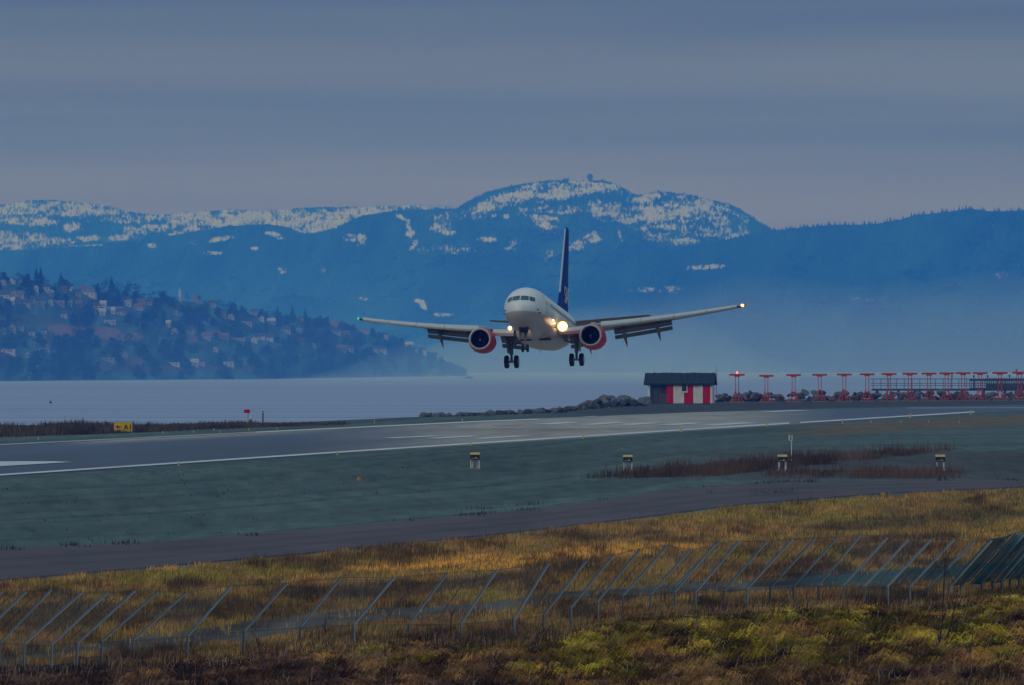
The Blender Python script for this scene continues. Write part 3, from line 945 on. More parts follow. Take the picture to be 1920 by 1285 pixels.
M['radome'] = mat("radome", (0.035, 0.05, 0.06), 0.7, var=0.1)
p = summit(1106)
e = empty("radar_dome", p)
tag(e, "round radar dome on its squat tower at the mountain summit", "radar dome")
MB().tube([(0, 0, -8), (0, 0, 5)], [5.5, 4.5], 10).build("tower", M['radome'], e)
rings = [[(9 * math.sin(t) * math.cos(a), 9 * math.sin(t) * math.sin(a), 9.5 - 9 * math.cos(t)) for a in np.arange(14) * 2 * math.pi / 14] for t in np.linspace(0.12, 3.1, 9)]
MB().loft(rings).build("dome", M['radome'], e, smooth=True)
for px, h, lab in ((1066, 16, "thin mast left of the radar dome beside a low hut"), (1093, 15, "thin mast immediately left of the radar dome")):
    p = summit(px)
    e = empty("radio_mast", p)
    tag(e, lab, "mast", "masts on the summit")
    MB().tube([(0, 0, -4), (0, 0, h)], [0.7, 0.4], 5).build("pole", M['radome'], e)
    MB().box((0, 0, h * 0.8), (2.4, 0.6, 1.2)).build("antenna", M['radome'], e)
p = summit(1061)
e = empty("summit_hut", p)
tag(e, "low dark building on the summit left of the radar dome", "hut")
MB().box((0, 0, 0), (16, 8, 8)).build("wall", M['radome'], e)
MB().add([(-9, -5, 4), (9, -5, 4), (9, 5, 4), (-9, 5, 4), (-9, 0, 6), (9, 0, 6)], [(0, 1, 5, 4), (2, 3, 4, 5), (1, 2, 5), (3, 0, 4)]).build("roof", M['radome'], e)

# ------------------------------------------------------------------ the airliner
def build_plane():
    P = {}
    P['white'] = mat("fuselage_white", (0.66, 0.665, 0.68), 0.28, var=0.04, scale=0.8, spec=0.5)
    # two-tone fuselage paint: white crown, warm grey below
    m = mat("fuselage_paint", (0.80, 0.80, 0.82), 0.3, var=0.12, scale=0.9, spec=0.5)
    n = m.node_tree.nodes; l = m.node_tree.links
    t = n.new("ShaderNodeTexCoord"); sp = n.new("ShaderNodeSeparateXYZ"); l.new(t.outputs["Object"], sp.inputs[0])
    mr = n.new("ShaderNodeMapRange"); mr.inputs["From Min"].default_value = 3.3; mr.inputs["From Max"].default_value = 3.42
    l.new(sp.outputs[2], mr.inputs[0])
    mixn = n.new("ShaderNodeMix"); mixn.data_type = 'RGBA'
    mixn.inputs[6].default_value = (0.47, 0.44, 0.44, 1)
    l.new(mr.outputs[0], mixn.inputs[0])
    src = n["Principled BSDF"].inputs["Base Color"].links[0].from_socket
    l.new(src, mixn.inputs[7])
    l.new(mixn.outputs[2], n["Principled BSDF"].inputs["Base Color"])
    P['fus'] = m
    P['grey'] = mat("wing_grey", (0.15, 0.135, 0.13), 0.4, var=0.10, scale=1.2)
    P['slat'] = mat("slat_metal", (0.62, 0.63, 0.66), 0.3, metal=0.4, var=0.08, scale=2)
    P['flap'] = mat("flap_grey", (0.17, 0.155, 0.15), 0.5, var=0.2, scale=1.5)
    P['blue'] = mat("fin_blue", (0.003, 0.055, 0.30), 0.6, var=0.05, spec=0.06)
    P['red'] = mat("nacelle_red", (0.66, 0.022, 0.030), 0.4, var=0.08, spec=0.2)
    P['lip'] = mat("intake_lip", (0.50, 0.46, 0.50), 0.3, metal=0.3, var=0.05)
    P['duct'] = mat("intake_duct", (0.007, 0.004, 0.10), 0.5, var=0.15)
    P['fan'] = mat("fan_blade", (0.007, 0.004, 0.10), 0.6, var=0.1)
    P['tyre'] = mat("tyre_rubber", (0.010, 0.010, 0.022), 0.8, var=0.2)
    P['rim'] = mat("wheel_rim", (0.35, 0.35, 0.37), 0.4, metal=0.4, var=0.1)
    P['strut'] = mat("gear_strut", (0.16, 0.165, 0.19), 0.5, var=0.15)
    P['glass'] = mat("cockpit_glass", (0.02, 0.085, 0.13), 0.15, var=0.05)
    P['dark'] = mat("bay_dark", (0.012, 0.012, 0.016), 0.8, var=0.2)
    P['line'] = mat("door_outline", (0.22, 0.22, 0.25), 0.6, var=0.1)
    P['lamp'] = mat("landing_lamp", (1, 0.85, 0.5), 0.3, emit=(1.0, 0.68, 0.28), es=4.0)
    P['glare_ring'] = mat("lamp_glare", (0.8, 0.5, 0.2), 0.3, emit=(1.0, 0.42, 0.08), es=.95)  # orange glow imitating the lens glare round the landing lamps
    P['glint'] = mat("glint_glow", (1, 0.95, 0.85), 0.3, emit=(1.0, 0.88, 0.70), es=2.2)  # glow for lamplight reflected off the fuselage, no lamp of its own
    P['navr'] = mat("nav_red", (1, 0.2, 0.1), 0.3, emit=(1.0, 0.25, 0.06), es=9.0)
    P['navg'] = mat("nav_green", (0.1, 0.9, 0.7), 0.3, emit=(0.05, 0.55, 0.5), es=.6)

    O = Vector((0, 15.6, -3.95))                     # origin: between the main wheels, at their foot
    root = empty("airliner", (0, 0, 0))
    tag(root, "white twin engine airliner with blue fin and red engines landing over the runway", "airplane")

    def B(mb, name, m, parent=root, smooth=False):
        mb.v = [tuple(Vector(p) - O) for p in mb.v]
        return mb.build(name, m, parent, smooth)

    # fuselage
    st = [(0, .03, -.40, -.50), (.06, .26, -.16, -.72), (.2, .48, .02, -.90), (.45, .74, .22, -1.10), (.85, 1.02, .46, -1.32), (1.3, 1.24, .74, -1.49), (1.8, 1.42, 1.12, -1.62), (2.3, 1.55, 1.40, -1.72), (2.9, 1.66, 1.60, -1.81),
          (3.6, 1.76, 1.76, -1.90), (4.5, 1.83, 1.88, -1.96), (5.6, 1.87, 1.96, -2.0), (7, 1.88, 2.0, -2.01), (12, 1.88, 2.0, -2.01), (19.5, 1.88, 2.0, -2.01), (21.5, 1.87, 2.0, -1.93), (23.5, 1.80, 2.0, -1.62), (25.5, 1.62, 1.98, -1.16), (27.5, 1.34, 1.93, -.62), (29.5, 1.0, 1.85, -.05), (31.3, .62, 1.72, .5), (32.6, .3, 1.55, .92), (33.3, .1, 1.4, 1.15)]
    A = np.array(st)
    def sec(y):
        return [float(np.interp(y, A[:, 0], A[:, k])) for k in (1, 2, 3)]
    ys = np.unique(np.concatenate([A[:, 0], np.linspace(0, 1, 14) ** 2 * 6.0, np.linspace(6, 33, 40)]))
    rings = []
    nn = 48
    for y in ys:
        hw, zt, zb = sec(y)
        zc, hh = (zt + zb) / 2, (zt - zb) / 2
        rings.append([(hw * math.cos(a), y, zc + hh * math.sin(a)) for a in np.arange(nn) * 2 * math.pi / nn])
    B(MB().loft(rings), "fuselage", P['fus'], smooth=True)

    def ysurf(x, z):
        for y in np.arange(0.0, 8.0, 0.01):
            hw, zt, zb = sec(y)
            zc, hh = (zt + zb) / 2, (zt - zb) / 2
            if (x / max(hw, 1e-3)) ** 2 + ((z - zc) / max(hh, 1e-3)) ** 2 <= 1: return float(y)
        return 8.0

    def front_patch(quad, out, n=7):
        vs = []
        a, b, c, d = quad
        for i in range(n):
            for j in range(n):
                u, v = i / (n - 1), j / (n - 1)
                x = (a[0] * (1 - u) + b[0] * u) * (1 - v) + (d[0] * (1 - u) + c[0] * u) * v
                z = (a[1] * (1 - u) + b[1] * u) * (1 - v) + (d[1] * (1 - u) + c[1] * u) * v
                vs.append((x * 1.012, ysurf(x, z) - out, z + out * 0.6))
        return MB().add(vs, [(i * n + j, (i + 1) * n + j, (i + 1) * n + j + 1, i * n + j + 1) for i in range(n - 1) for j in range(n - 1)])
    for s in (-1, 1):
        B(front_patch([(s * .05, .42), (s * .70, .40), (s * .66, .80), (s * .05, .84)], .03), "windscreen", P['glass'])
        B(front_patch([(s * .77, .39), (s * 1.20, .30), (s * 1.16, .66), (s * .73, .79)], .03), "windscreen", P['glass'])

    def side_rect(y0, y1, z0, z1, s, out=0.02, n=6):
        vs = []
        for i in range(n):
            z = z0 + (z1 - z0) * i / (n - 1)
            for y in (y0, (y0 + y1) / 2, y1):
                hw, zt, zb = sec(y); zc, hh = (zt + zb) / 2, (zt - zb) / 2
                x = hw * math.sqrt(max(0, 1 - ((z - zc) / hh) ** 2)) + out
                vs.append((s * x, y, z))
        return vs, [(i * 3 + k, i * 3 + k + 1, (i + 1) * 3 + k + 1, (i + 1) * 3 + k) for i in range(n - 1) for k in (0, 1)]
    for s in (-1, 1):
        for y in np.arange(6.6, 26.2, 0.508):
            vs, fs = side_rect(y, y + .24, .34, .68, s, 0.015, 4)
            B(MB().add(vs, fs), "cabin_window", P['glass'])
        for y0, y1 in ((4.35, 5.25), (26.6, 27.4)):
            mb = MB()
            for r in ((y0, y0 + .06, -.75, 1.15), (y1 - .06, y1, -.75, 1.15), (y0 + .06, y1 - .06, 1.10, 1.15), (y0 + .06, y1 - .06, -.75, -.70), (y0 + .33, y1 - .33, .35, .6)):
                vs, fs = side_rect(*r, s, 0.018, 6); mb.add(vs, fs)
            B(mb, "door_outline", P['line'])
    # small dark probes behind the nose
    for s in (-1, 1):
        B(MB().tube([(s * 1.25, 1.75, -.35), (s * 1.5, 1.6, -.36)], .05, 5).tube([(s * 1.38, 2.1, -.6), (s * 1.6, 1.95, -.62)], .05, 5), "probe", P['dark'])
    # belly fairing
    rings = []
    for y, w, b in ((9.6, 1.2, -1.97), (10.6, 1.75, -2.10), (12, 1.93, -2.22), (15, 1.97, -2.26), (18, 1.9, -2.2), (19.6, 1.5, -2.08), (20.6, 1.0, -1.97)):
        rings.append([(w * math.cos(a), y, -1.2 + (b + 1.2) * (abs(math.sin(a)) ** 0.6) * (1 if math.sin(a) > 0 else -0.3)) for a in np.arange(28) * 2 * math.pi / 28])
    B(MB().loft(rings), "belly_fairing", P['fus'], smooth=True)
    for s in (-1, 1):
        B(MB().box((s * 0.85, 10.35, -2.06), (1.0, .5, .10)), "air_inlet", P['dark'])
    B(MB().tube([(0, 13.2, -2.45), (0, 13.5, -2.95)], [.06, .03], 5), "belly_antenna", P['white'])

    # wings
    def zw(x): x = abs(x); return -1.12 + 0.105 * (x - 1.6) + 0.0036 * (x - 1.6) ** 2
    LE = [(1.6, 10.9), (3.2, 12.1), (5.6, 13.45), (17.0, 19.9)]
    TE = [(1.6, 18.3), (5.8, 18.1), (17.0, 21.55)]
    def foil(x, s, c0=0.0, c1=1.0, k=14):
        le, te = I(LE, x), I(TE, x); ch = te - le; th = (0.135 if x < 6 else 0.115) * ch
        xi = c0 + (c1 - c0) * (1 - np.cos(np.linspace(0, np.pi, k))) / 2
        yt = 5 * th / 2 * (0.2969 * np.sqrt(xi) - .126 * xi - .3516 * xi ** 2 + .2843 * xi ** 3 - .1036 * xi ** 4) * 2
        inc = R(.3 - 1.3 * (x - 1.6) / 15.4)
        up = [(s * x, le + ch * q, zw(x) - (q) * ch * math.tan(inc) + 0.55 * t_ + 0.015 * ch * math.sin(q * math.pi)) for q, t_ in zip(xi, yt)]
        dn = [(s * x, le + ch * q, zw(x) - (q) * ch * math.tan(inc) - 0.45 * t_ + 0.015 * ch * math.sin(q * math.pi)) for q, t_ in zip(xi, yt)]
        ring = up + dn[::-1][1:-1] if c0 == 0 else up + dn[::-1]
        return ring if s > 0 else ring[::-1]
    for s in (-1, 1):
        xs = [1.2, 1.6, 3.2, 4.4, 5.6, 7, 8.5, 10, 11.5, 13, 14.5, 16, 16.8]
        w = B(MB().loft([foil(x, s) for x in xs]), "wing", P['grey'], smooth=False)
        # leading edge slats, extended forward and down
        for x0, x1 in ((5.35, 8.6), (8.65, 11.3), (11.35, 14.0), (14.05, 16.5)):
            rr = []
            for x in np.linspace(x0, x1, 5):
                le = I(LE, x); ch = I(TE, x) - le; t_ = 0.06 * ch + 0.03; z = zw(x) - 0.04
                rr.append([(s * x, le + dy, z + dz) for dy, dz in ((.10, t_ + .06), (-.18, t_ * .55), (-.28, -.02), (-.22, -.14), (-.03, -.17), (.02, -.08))][::s])
            B(MB().loft(rr), "slat", P['slat'], smooth=False)
        rr = []
        for x in np.linspace(2.0, 4.0, 4):           # inboard leading edge flap
            le = I(LE, x); z = zw(x) - .12
            rr.append([(s * x, le + dy, z + dz) for dy, dz in ((.15, .22), (-.2, .08), (-.36, -.16), (-.28, -.42), (-.1, -.38), (.1, -.1))][::s])
        B(MB().loft(rr), "slat", P['slat'])
        # flaps
        for x0, x1, ch in ((1.95, 4.1, 1.1), (5.9, 10.8, .80)):
            rr = []
            for x in np.linspace(x0, x1, 4):
                te = I(TE, x); z = zw(x) - (te - I(LE, x)) * .004 + .16; c_ = ch * (1 - 0.03 * (x - x0))
                a = R(32)
                pts = [(0, .08), (0.12, .17), (c_ * .6, .10), (c_, 0), (c_ * .6, -.05), (.1, -.09)]
                rr.append([(s * x, te - .40 + u * math.cos(a) + v * math.sin(a), z - .12 - u * math.sin(a) + v * math.cos(a)) for u, v in pts][::s])
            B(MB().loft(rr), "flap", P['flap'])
            rr = []
            for x in np.linspace(x0, x1, 4):
                te = I(TE, x); z = zw(x) - (te - I(LE, x)) * .004 + .16; a0 = R(32); a = R(52); c_ = ch * (1 - 0.03 * (x - x0))
                bx, bz = te - .35 + c_ * math.cos(a0), z - .22 - c_ * math.sin(a0)
                pts = [(0, .05), (.08, .1), (.38, 0), (.08, -.06)]
                rr.append([(s * x, bx + u * math.cos(a) + v * math.sin(a), bz - u * math.sin(a) + v * math.cos(a)) for u, v in pts][::s])
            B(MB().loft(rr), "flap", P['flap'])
        # flap track fairings, drooped
        for x, L in ((3.55, 1.1), (6.75, 1.0), (9.6, .95)):
            te = I(TE, x); z = zw(x) - .18
            rr = []
            for t_, r_ in ((0, .03), (.15, .15), (.4, .22), (.65, .21), (.85, .13), (1.0, .02)):
                y = te - 2.2 + t_ * 4.0 * L; zz = z - .02 - 1.25 * L * t_ ** 2.2
                rr.append([(s * x + r_ * .75 * math.cos(a), y, zz + r_ * 1.3 * math.sin(a)) for a in np.arange(10) * 2 * math.pi / 10])
            B(MB().loft(rr), "flap_fairing", P['flap'], smooth=True)
        # wing tip with its light
        x = 16.8
        rr = []
        for q, sh in ((16.8, 1.0), (17.05, .8), (17.2, .3)):
            rr.append([(s * q, I(LE, 16.8) + (1 - sh) * .55 + u * sh, zw(q) + v * sh) for u, v in ((0, 0), (.5, .09), (1.5, .03), (1.65, 0), (1.2, -.06), (.4, -.09))][::s])
        B(MB().loft(rr), "wing_tip", P['dark'])
        q = 16.95
        B(MB().tube([(s * q, I(LE, q) - .06, zw(q)), (s * (q + .05), I(LE, q) + .22, zw(q))], [.10, .12], 8), "navigation_light", P['navr'] if s > 0 else P['navg'])

        # engine
        ex, ey, ez = s * 4.83, 9.95, -1.86
        eng = MB()
        eng.lathe_y((ex, ey, ez), [(.16, .965), (.35, 1.01), (.8, 1.08), (1.4, 1.125), (2.1, 1.12), (2.8, 1.05), (3.4, .94), (3.9, .83), (3.9, .70)], 40, 0, (.97, 1.03))
        ng = B(eng, "engine", P['red'], smooth=True)
        B(MB().lathe_y((ex, ey, ez), [(.30, .785), (.12, .79), (.03, .825), (0, .875), (.03, .915), (.09, .95), (.17, .972)], 40, 0, (.97, 1.03)), "intake_lip", P['lip'], ng, True)
        B(MB().lathe_y((ex, ey, ez), [(.29, .775), (.6, .77), (.95, .775), (1.0, .3)], 40), "intake_duct", P['duct'], ng, True)
        fan = MB()
        for k in range(24):
            a = k * 2 * math.pi / 24
            vs = []
            for r_, tw in ((.26, .55), (.5, .85), (.765, 1.05)):
                for sg in (-1, 1):
                    da = sg * .10 * .45 / r_ * (.8 + r_ * .5)
                    vs.append((ex + r_ * math.cos(a + da), ey + .78 + sg * .09 * tw, ez + r_ * math.sin(a + da)))
            fan.add(vs, [(0, 1, 3, 2), (2, 3, 5, 4)])
        B(fan, "fan", P['fan'], ng)
        B(MB().lathe_y((ex, ey, ez), [(.52, .015), (.58, .07), (.66, .13), (.78, .18), (.86, .19)], 20), "spinner", P['duct'], ng, True)
        sw = MB()
        for k in range(9):
            t0, t1 = k / 9, (k + 1) / 9
            vs = []
            for t_ in (t0, t1):
                r_ = .02 + .08 * t_; a = 1.0 + 3.6 * t_
                for wd in (-.016, .016):
                    vs.append((ex + (r_ + wd) * math.cos(a), ey + .505 + (r_ + wd) * .82, ez + (r_ + wd) * math.sin(a)))
            sw.add(vs, [(0, 1, 3, 2)])
        B(sw, "spinner_mark", P['white'], ng)
        B(MB().lathe_y((ex, ey, ez), [(3.2, .66), (4.3, .52), (5.0, .42), (5.0, .3), (5.6, .05)], 24), "exhaust_nozzle", P['flap'], ng, True)
        B(MB().loft([[(ex - .05, 10.9, -.72), (ex + .05, 10.9, -.72), (ex + .05, 10.95, -.8), (ex - .05, 10.95, -.8)],
                     [(ex - .2, 12.0, -.55), (ex + .2, 12.0, -.55), (ex + .2, 12.0, -1.1), (ex - .2, 12.0, -1.1)],
                     [(ex - .22, 13.6, -.62), (ex + .22, 13.6, -.62), (ex + .22, 13.6, -1.4), (ex - .22, 13.6, -1.4)],
                     [(ex - .12, 16.5, -1.05), (ex + .12, 16.5, -1.05), (ex + .1, 16.5, -1.5), (ex - .1, 16.5, -1.5)]]), "pylon", P['white'])
        # main gear
        gx = s * 2.86
        mg = B(MB().tube([(gx, 15.6, -1.15), (gx, 15.6, -2.75)], .17, 12).tube([(gx, 15.6, -2.6), (gx, 15.6, -3.42)], .11, 10)
               .tube([(gx - .52, 15.6, -3.38), (gx + .52, 15.6, -3.38)], .09, 8)
               .tube([(gx, 15.5, -2.0), (s * 1.4, 15.3, -1.55)], .07, 6).tube([(gx, 15.7, -1.9), (gx, 17.2, -1.3)], .07, 6)
               .tube([(gx, 15.45, -2.7), (gx, 15.1, -3.05), (gx, 15.5, -3.35)], .05, 6), "main_gear", P['strut'])
        for q in (-1, 1):
            wx = gx + q * .43
            wh = MB()
            prof = [(-.17, .30), (-.19, .44), (-.16, .535), (-.08, .565), (.08, .565), (.16, .535), (.19, .44), (.17, .30)]
            rings = [[(wx + t_, 15.6 + r_ * math.cos(a), -3.385 + r_ * math.sin(a)) for a in np.arange(28) * 2 * math.pi / 28] for t_, r_ in prof]
            wheel = B(wh.loft(rings, cap=False), "wheel", P['tyre'], mg, True)
            B(MB().loft([[(wx + t_, 15.6 + r_ * math.cos(a), -3.385 + r_ * math.sin(a)) for a in np.arange(20) * 2 * math.pi / 20] for t_, r_ in ((-.165, .30), (-.13, .1), (.13, .1), (.165, .30))]), "rim", P['rim'], mg)
        B(MB().box((gx + s * .28, 15.6, -1.95), (.06, 1.1, 1.35)), "gear_door", P['grey'])
        # landing light in the wing root
        x = s * 2.3
        r_ = .38 if s > 0 else .15
        rings = [[(x + r_ * math.sin(t_) * math.cos(a), 10.95 - r_ * .9 * math.cos(t_), -.92 + r_ * math.sin(t_) * math.sin(a)) for a in np.arange(16) * 2 * math.pi / 16] for t_ in np.linspace(.1, 1.9, 7)]
        lamp = B(MB().loft(rings), "landing_light", P['lamp'], smooth=True)
        rb = []  # glowing ring added round the lamp as its glare
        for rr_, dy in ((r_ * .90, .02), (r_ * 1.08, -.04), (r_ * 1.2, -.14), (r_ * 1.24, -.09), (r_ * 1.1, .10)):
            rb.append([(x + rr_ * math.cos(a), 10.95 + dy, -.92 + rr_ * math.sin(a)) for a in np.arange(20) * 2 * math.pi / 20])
        B(MB().loft(rb, cap=False), "glare_ring", P['glare_ring'], lamp, True)
        # tailplane
        rr = []
        for x, le, te, z, th in ((.5, 28.4, 32.4, 1.28, .38), (1.2, 28.9, 32.5, 1.38, .34), (4, 30.6, 33.2, 1.74, .24), (7.0, 32.5, 34.0, 2.12, .14), (7.2, 32.8, 34.0, 2.15, .06)):
            rr.append([(s * x, le + (te - le) * q, z + th * v) for q, v in ((0, 0), (.1, .3), (.35, .5), (.7, .25), (1, 0), (.7, -.25), (.35, -.5), (.1, -.3))][::s])
        B(MB().loft(rr), "tailplane", P['flap'])
    # glowing spots that paint the landing light's reflections on the fuselage
    for y, z, r_ in ((8.4, -.62, .10), (9.3, -.80, .06)):
        hw, zt, zb = sec(y)
        B(MB().tube([(1.70, y - .1, z), (1.80, y - .02, z)], [r_, r_], 8).tube([(1.80, y - .02, z), (1.92, y + .0, z)], [r_, r_ * .5], 8), "glint_spot", P['glint'])

    # fin with dorsal fillet
    def finring(y0, y1, z, th):
        return [(th * v, y0 + (y1 - y0) * q, z) for q, v in ((0, 0), (.06, .45), (.2, .85), (.45, 1), (.75, .55), (1, .06), (1, -.06), (.75, -.55), (.45, -1), (.2, -.85), (.06, -.45))]
    fr = [finring(22.0, 32.0, 1.75, .16), finring(24.0, 32.1, 2.25, .20), finring(25.8, 32.2, 2.9, .25), finring(26.8, 32.3, 3.8, .25), finring(29.2, 33.1, 7.0, .19), finring(31.4, 33.8, 10.0, .12), finring(31.75, 33.8, 10.15, .05)]
    fin = B(MB().loft(fr), "fin", P['blue'], smooth=False)
    # bright metal leading edge on the fin
    rr = []
    for y0, z, w in ((26.72, 3.8, .09), (29.12, 7.0, .08), (31.32, 9.95, .06)):
        rr.append([(-w, y0 + .16, z), (-w * .6, y0 - .02, z), (0, y0 - .06, z), (w * .6, y0 - .02, z), (w, y0 + .16, z)])
    B(MB().loft(rr), "fin_leading_edge", P['slat'], fin)
    for s in (-1, 1):
        if s > 0:
            text_mesh("SAS", 2.2, .01, P['white'], fin, Vector((.27, 28.0, 3.0)) - O, (R(90), 0, R(90)), 0, .9)
        else:
            text_mesh("SAS", 2.2, .01, P['white'], fin, Vector((-.27, 32.0, 3.0)) - O, (R(90), 0, R(-90)), 0, .9)

    # nose gear
    ngr = B(MB().tube([(0, 3.75, -1.7), (0, 3.55, -3.48)], [.11, .08], 10).tube([(-.26, 3.55, -3.46), (.26, 3.55, -3.46)], .06, 8).tube([(0, 3.6, -2.7), (0, 4.7, -1.8)], .06, 6), "nose_gear", P['strut'])
    for q in (-1, 1):
        wx = q * .21
        rings = [[(wx + t_, 3.55 + r_ * math.cos(a), -3.47 + r_ * math.sin(a)) for a in np.arange(22) * 2 * math.pi / 22] for t_, r_ in ((-.09, .18), (-.10, .28), (-.06, .34), (.06, .34), (.10, .28), (.09, .18))]
        B(MB().loft(rings), "wheel", P['tyre'], ngr, True)
        B(MB().box((q * .42, 3.7, -2.2), (.04, 1.9, .62)), "gear_door", P['fus'])
    B(MB().box((0, 3.65, -1.76), (.80, 2.0, .45)), "gear_bay", P['dark'])

    # pose: yaw to the left of the picture, nose up, left wing slightly high
    Rm = Matrix.Rotation(R(-8.0), 3, 'Z') @ Matrix.Rotation(R(-5.5), 3, 'X') @ Matrix.Rotation(R(-1.9), 3, 'Y')
    nose_w = at_depth(972.5, 570.0, 821.0)
    loc = nose_w - Rm @ (Vector((0, 0, 0)) - O)
    root.matrix_world = Matrix.Translation(loc) @ Rm.to_4x4()
    # keep the paint's colour break in the mesh's own coordinates (z measured from the wheels)
    return root


build_plane()

# ------------------------------------------------------------------ hut with the red and white stripes
def build_hut():
    p0 = flat_at(1216.5, 758.5); p1 = flat_at(1338, 757.0)
    Y = (p0.y + p1.y) / 2
    sc = Y / F
    W = (1338 - 1216.5) * sc
    cx = ((1216.5 + 1338) / 2 - 960) * sc
    e = empty("striped_hut", (cx, Y, 0.0), R(-5.0))
    tag(e, "hut with red and white striped wall under a dark roof by the shore", "hut")
    D = 5.2; H = 2.95; hw = W / 2
    u = lambda zx: -hw + (zx - 195) / (1690 - 195) * W        # columns of the enlarged photograph
    # striped boarding
    cols = [(635, 790, 'red'), (790, 1035, 'white'), (1035, 1250, 'red'), (1250, 1468, 'white'), (1468, 1640, 'red'), (1640, 1690, 'white')]
    mb = MB()
    for a, b, c in cols:
        x0, x1 = u(a), u(b)
        nb = max(2, int((x1 - x0) / .18))
        for k in range(nb):          # vertical boards
            xa, xb = x0 + (x1 - x0) * k / nb, x0 + (x1 - x0) * (k + 1) / nb
            mb.box(((xa + xb) / 2, -D / 2 + (.0 if k % 2 else .012), H / 2 + .1), (xb - xa - .006, .10, H), 0 if c == 'red' else 1)
    mb.box((hw - .05, .05, H / 2 + .1), (.10, D - .12, H), 1)
    mb.box((u(635) + .06, .05, H / 2 + .1), (.10, D - .12, H), 1)
    mb.box((0, D / 2, H / 2 + .1), (W, .10, H), 1)
    # gable triangles
    for x in (hw - .05,):
        mb.add([(x, -D / 2, H + .1), (x, D / 2, H + .1), (x, 0, H + 1.35), (x - .1, -D / 2, H + .1), (x - .1, D / 2, H + .1), (x - .1, 0, H + 1.35)], [(0, 1, 2), (4, 3, 5)], 1)
    mb.build("wall", [M['red'], M['white']], e)
    # recessed grey section at the left
    gb = MB()
    gx0, gx1 = u(245), u(635)
    nb = 12
    for k in range(nb):
        xa, xb = gx0 + (gx1 - gx0) * k / nb, gx0 + (gx1 - gx0) * (k + 1) / nb
        gb.box(((xa + xb) / 2, -D / 2 + .75 + (.012 if k % 2 else 0), H / 2 - .15), (xb - xa - .006, .08, H + .3))
    gb.build("recessed_wall", M['greywall'], e)
    MB().box((u(555), -D / 2 + .68, 2.25), (u(622) - u(490), .06, 1.25)).build("opening", M['black'], e)
    MB().box((u(370), -D / 2 + .66, 1.05), (u(440) - u(310), .06, 2.0)).build("door", M['steel_dark'], e)
    MB().box((u(222), -D / 2 + .02, H / 2 - .12), (u(245) - u(198), .14, H + .36)).build("corner_post", M['white'], e)
    # window
    w = MB().box((u(1040), -D / 2 - .03, 2.42), (u(1120) - u(965), .10, 1.28)).build("window", M['white'], e)
    MB().box((u(1040), -D / 2 - .09, 2.46), (u(1092) - u(985), .04, 1.10)).build("pane", WIN, w)
    MB().box((u(1035), -D / 2 - .10, 1.76), (u(1135) - u(945), .22, .09)).build("sill", M['white'], w)
    # footing
    MB().box((0, 0, -.1), (W - .1, D - .2, .38)).build("footing", M['steel_dark'], e)
    # roof with ragged turf-like edge
    g = np.random.default_rng(3)
    n = 70
    xs = np.linspace(-hw - .55, hw + .35, n)
    rid = H + 1.62 + g.normal(0, .045, n); ea = H - .02 + g.normal(0, .035, n)
    vs = []
    for i, x in enumerate(xs):
        vs += [(x, -D / 2 - .55, ea[i] - .12), (x, -D / 2 - .58, ea[i] + .16), (x, -D / 4 - .2, (ea[i] + rid[i]) / 2 + .1 + g.normal(0, .03)), (x, 0, rid[i] + .1), (x, D / 2 + .55, ea[i] + .16), (x, D / 2 + .55, ea[i] - .12), (x, 0, rid[i] - .28)]
    fs = []
    for i in range(n - 1):
        for k in range(7):
            a, b = i * 7 + k, i * 7 + (k + 1) % 7
            fs.append((a, b, b + 7, a + 7))
    fs += [tuple(range(6, -1, -1)), tuple((n - 1) * 7 + k for k in range(7))]
    MB().add(vs, fs).build("roof", M['roofdark'], e)
    MB().tube([(hw + .42, .4, .2), (hw + .42, .4, H + 2.6)], .035, 5).build("aerial", M['steel_dark'], e)


build_hut()

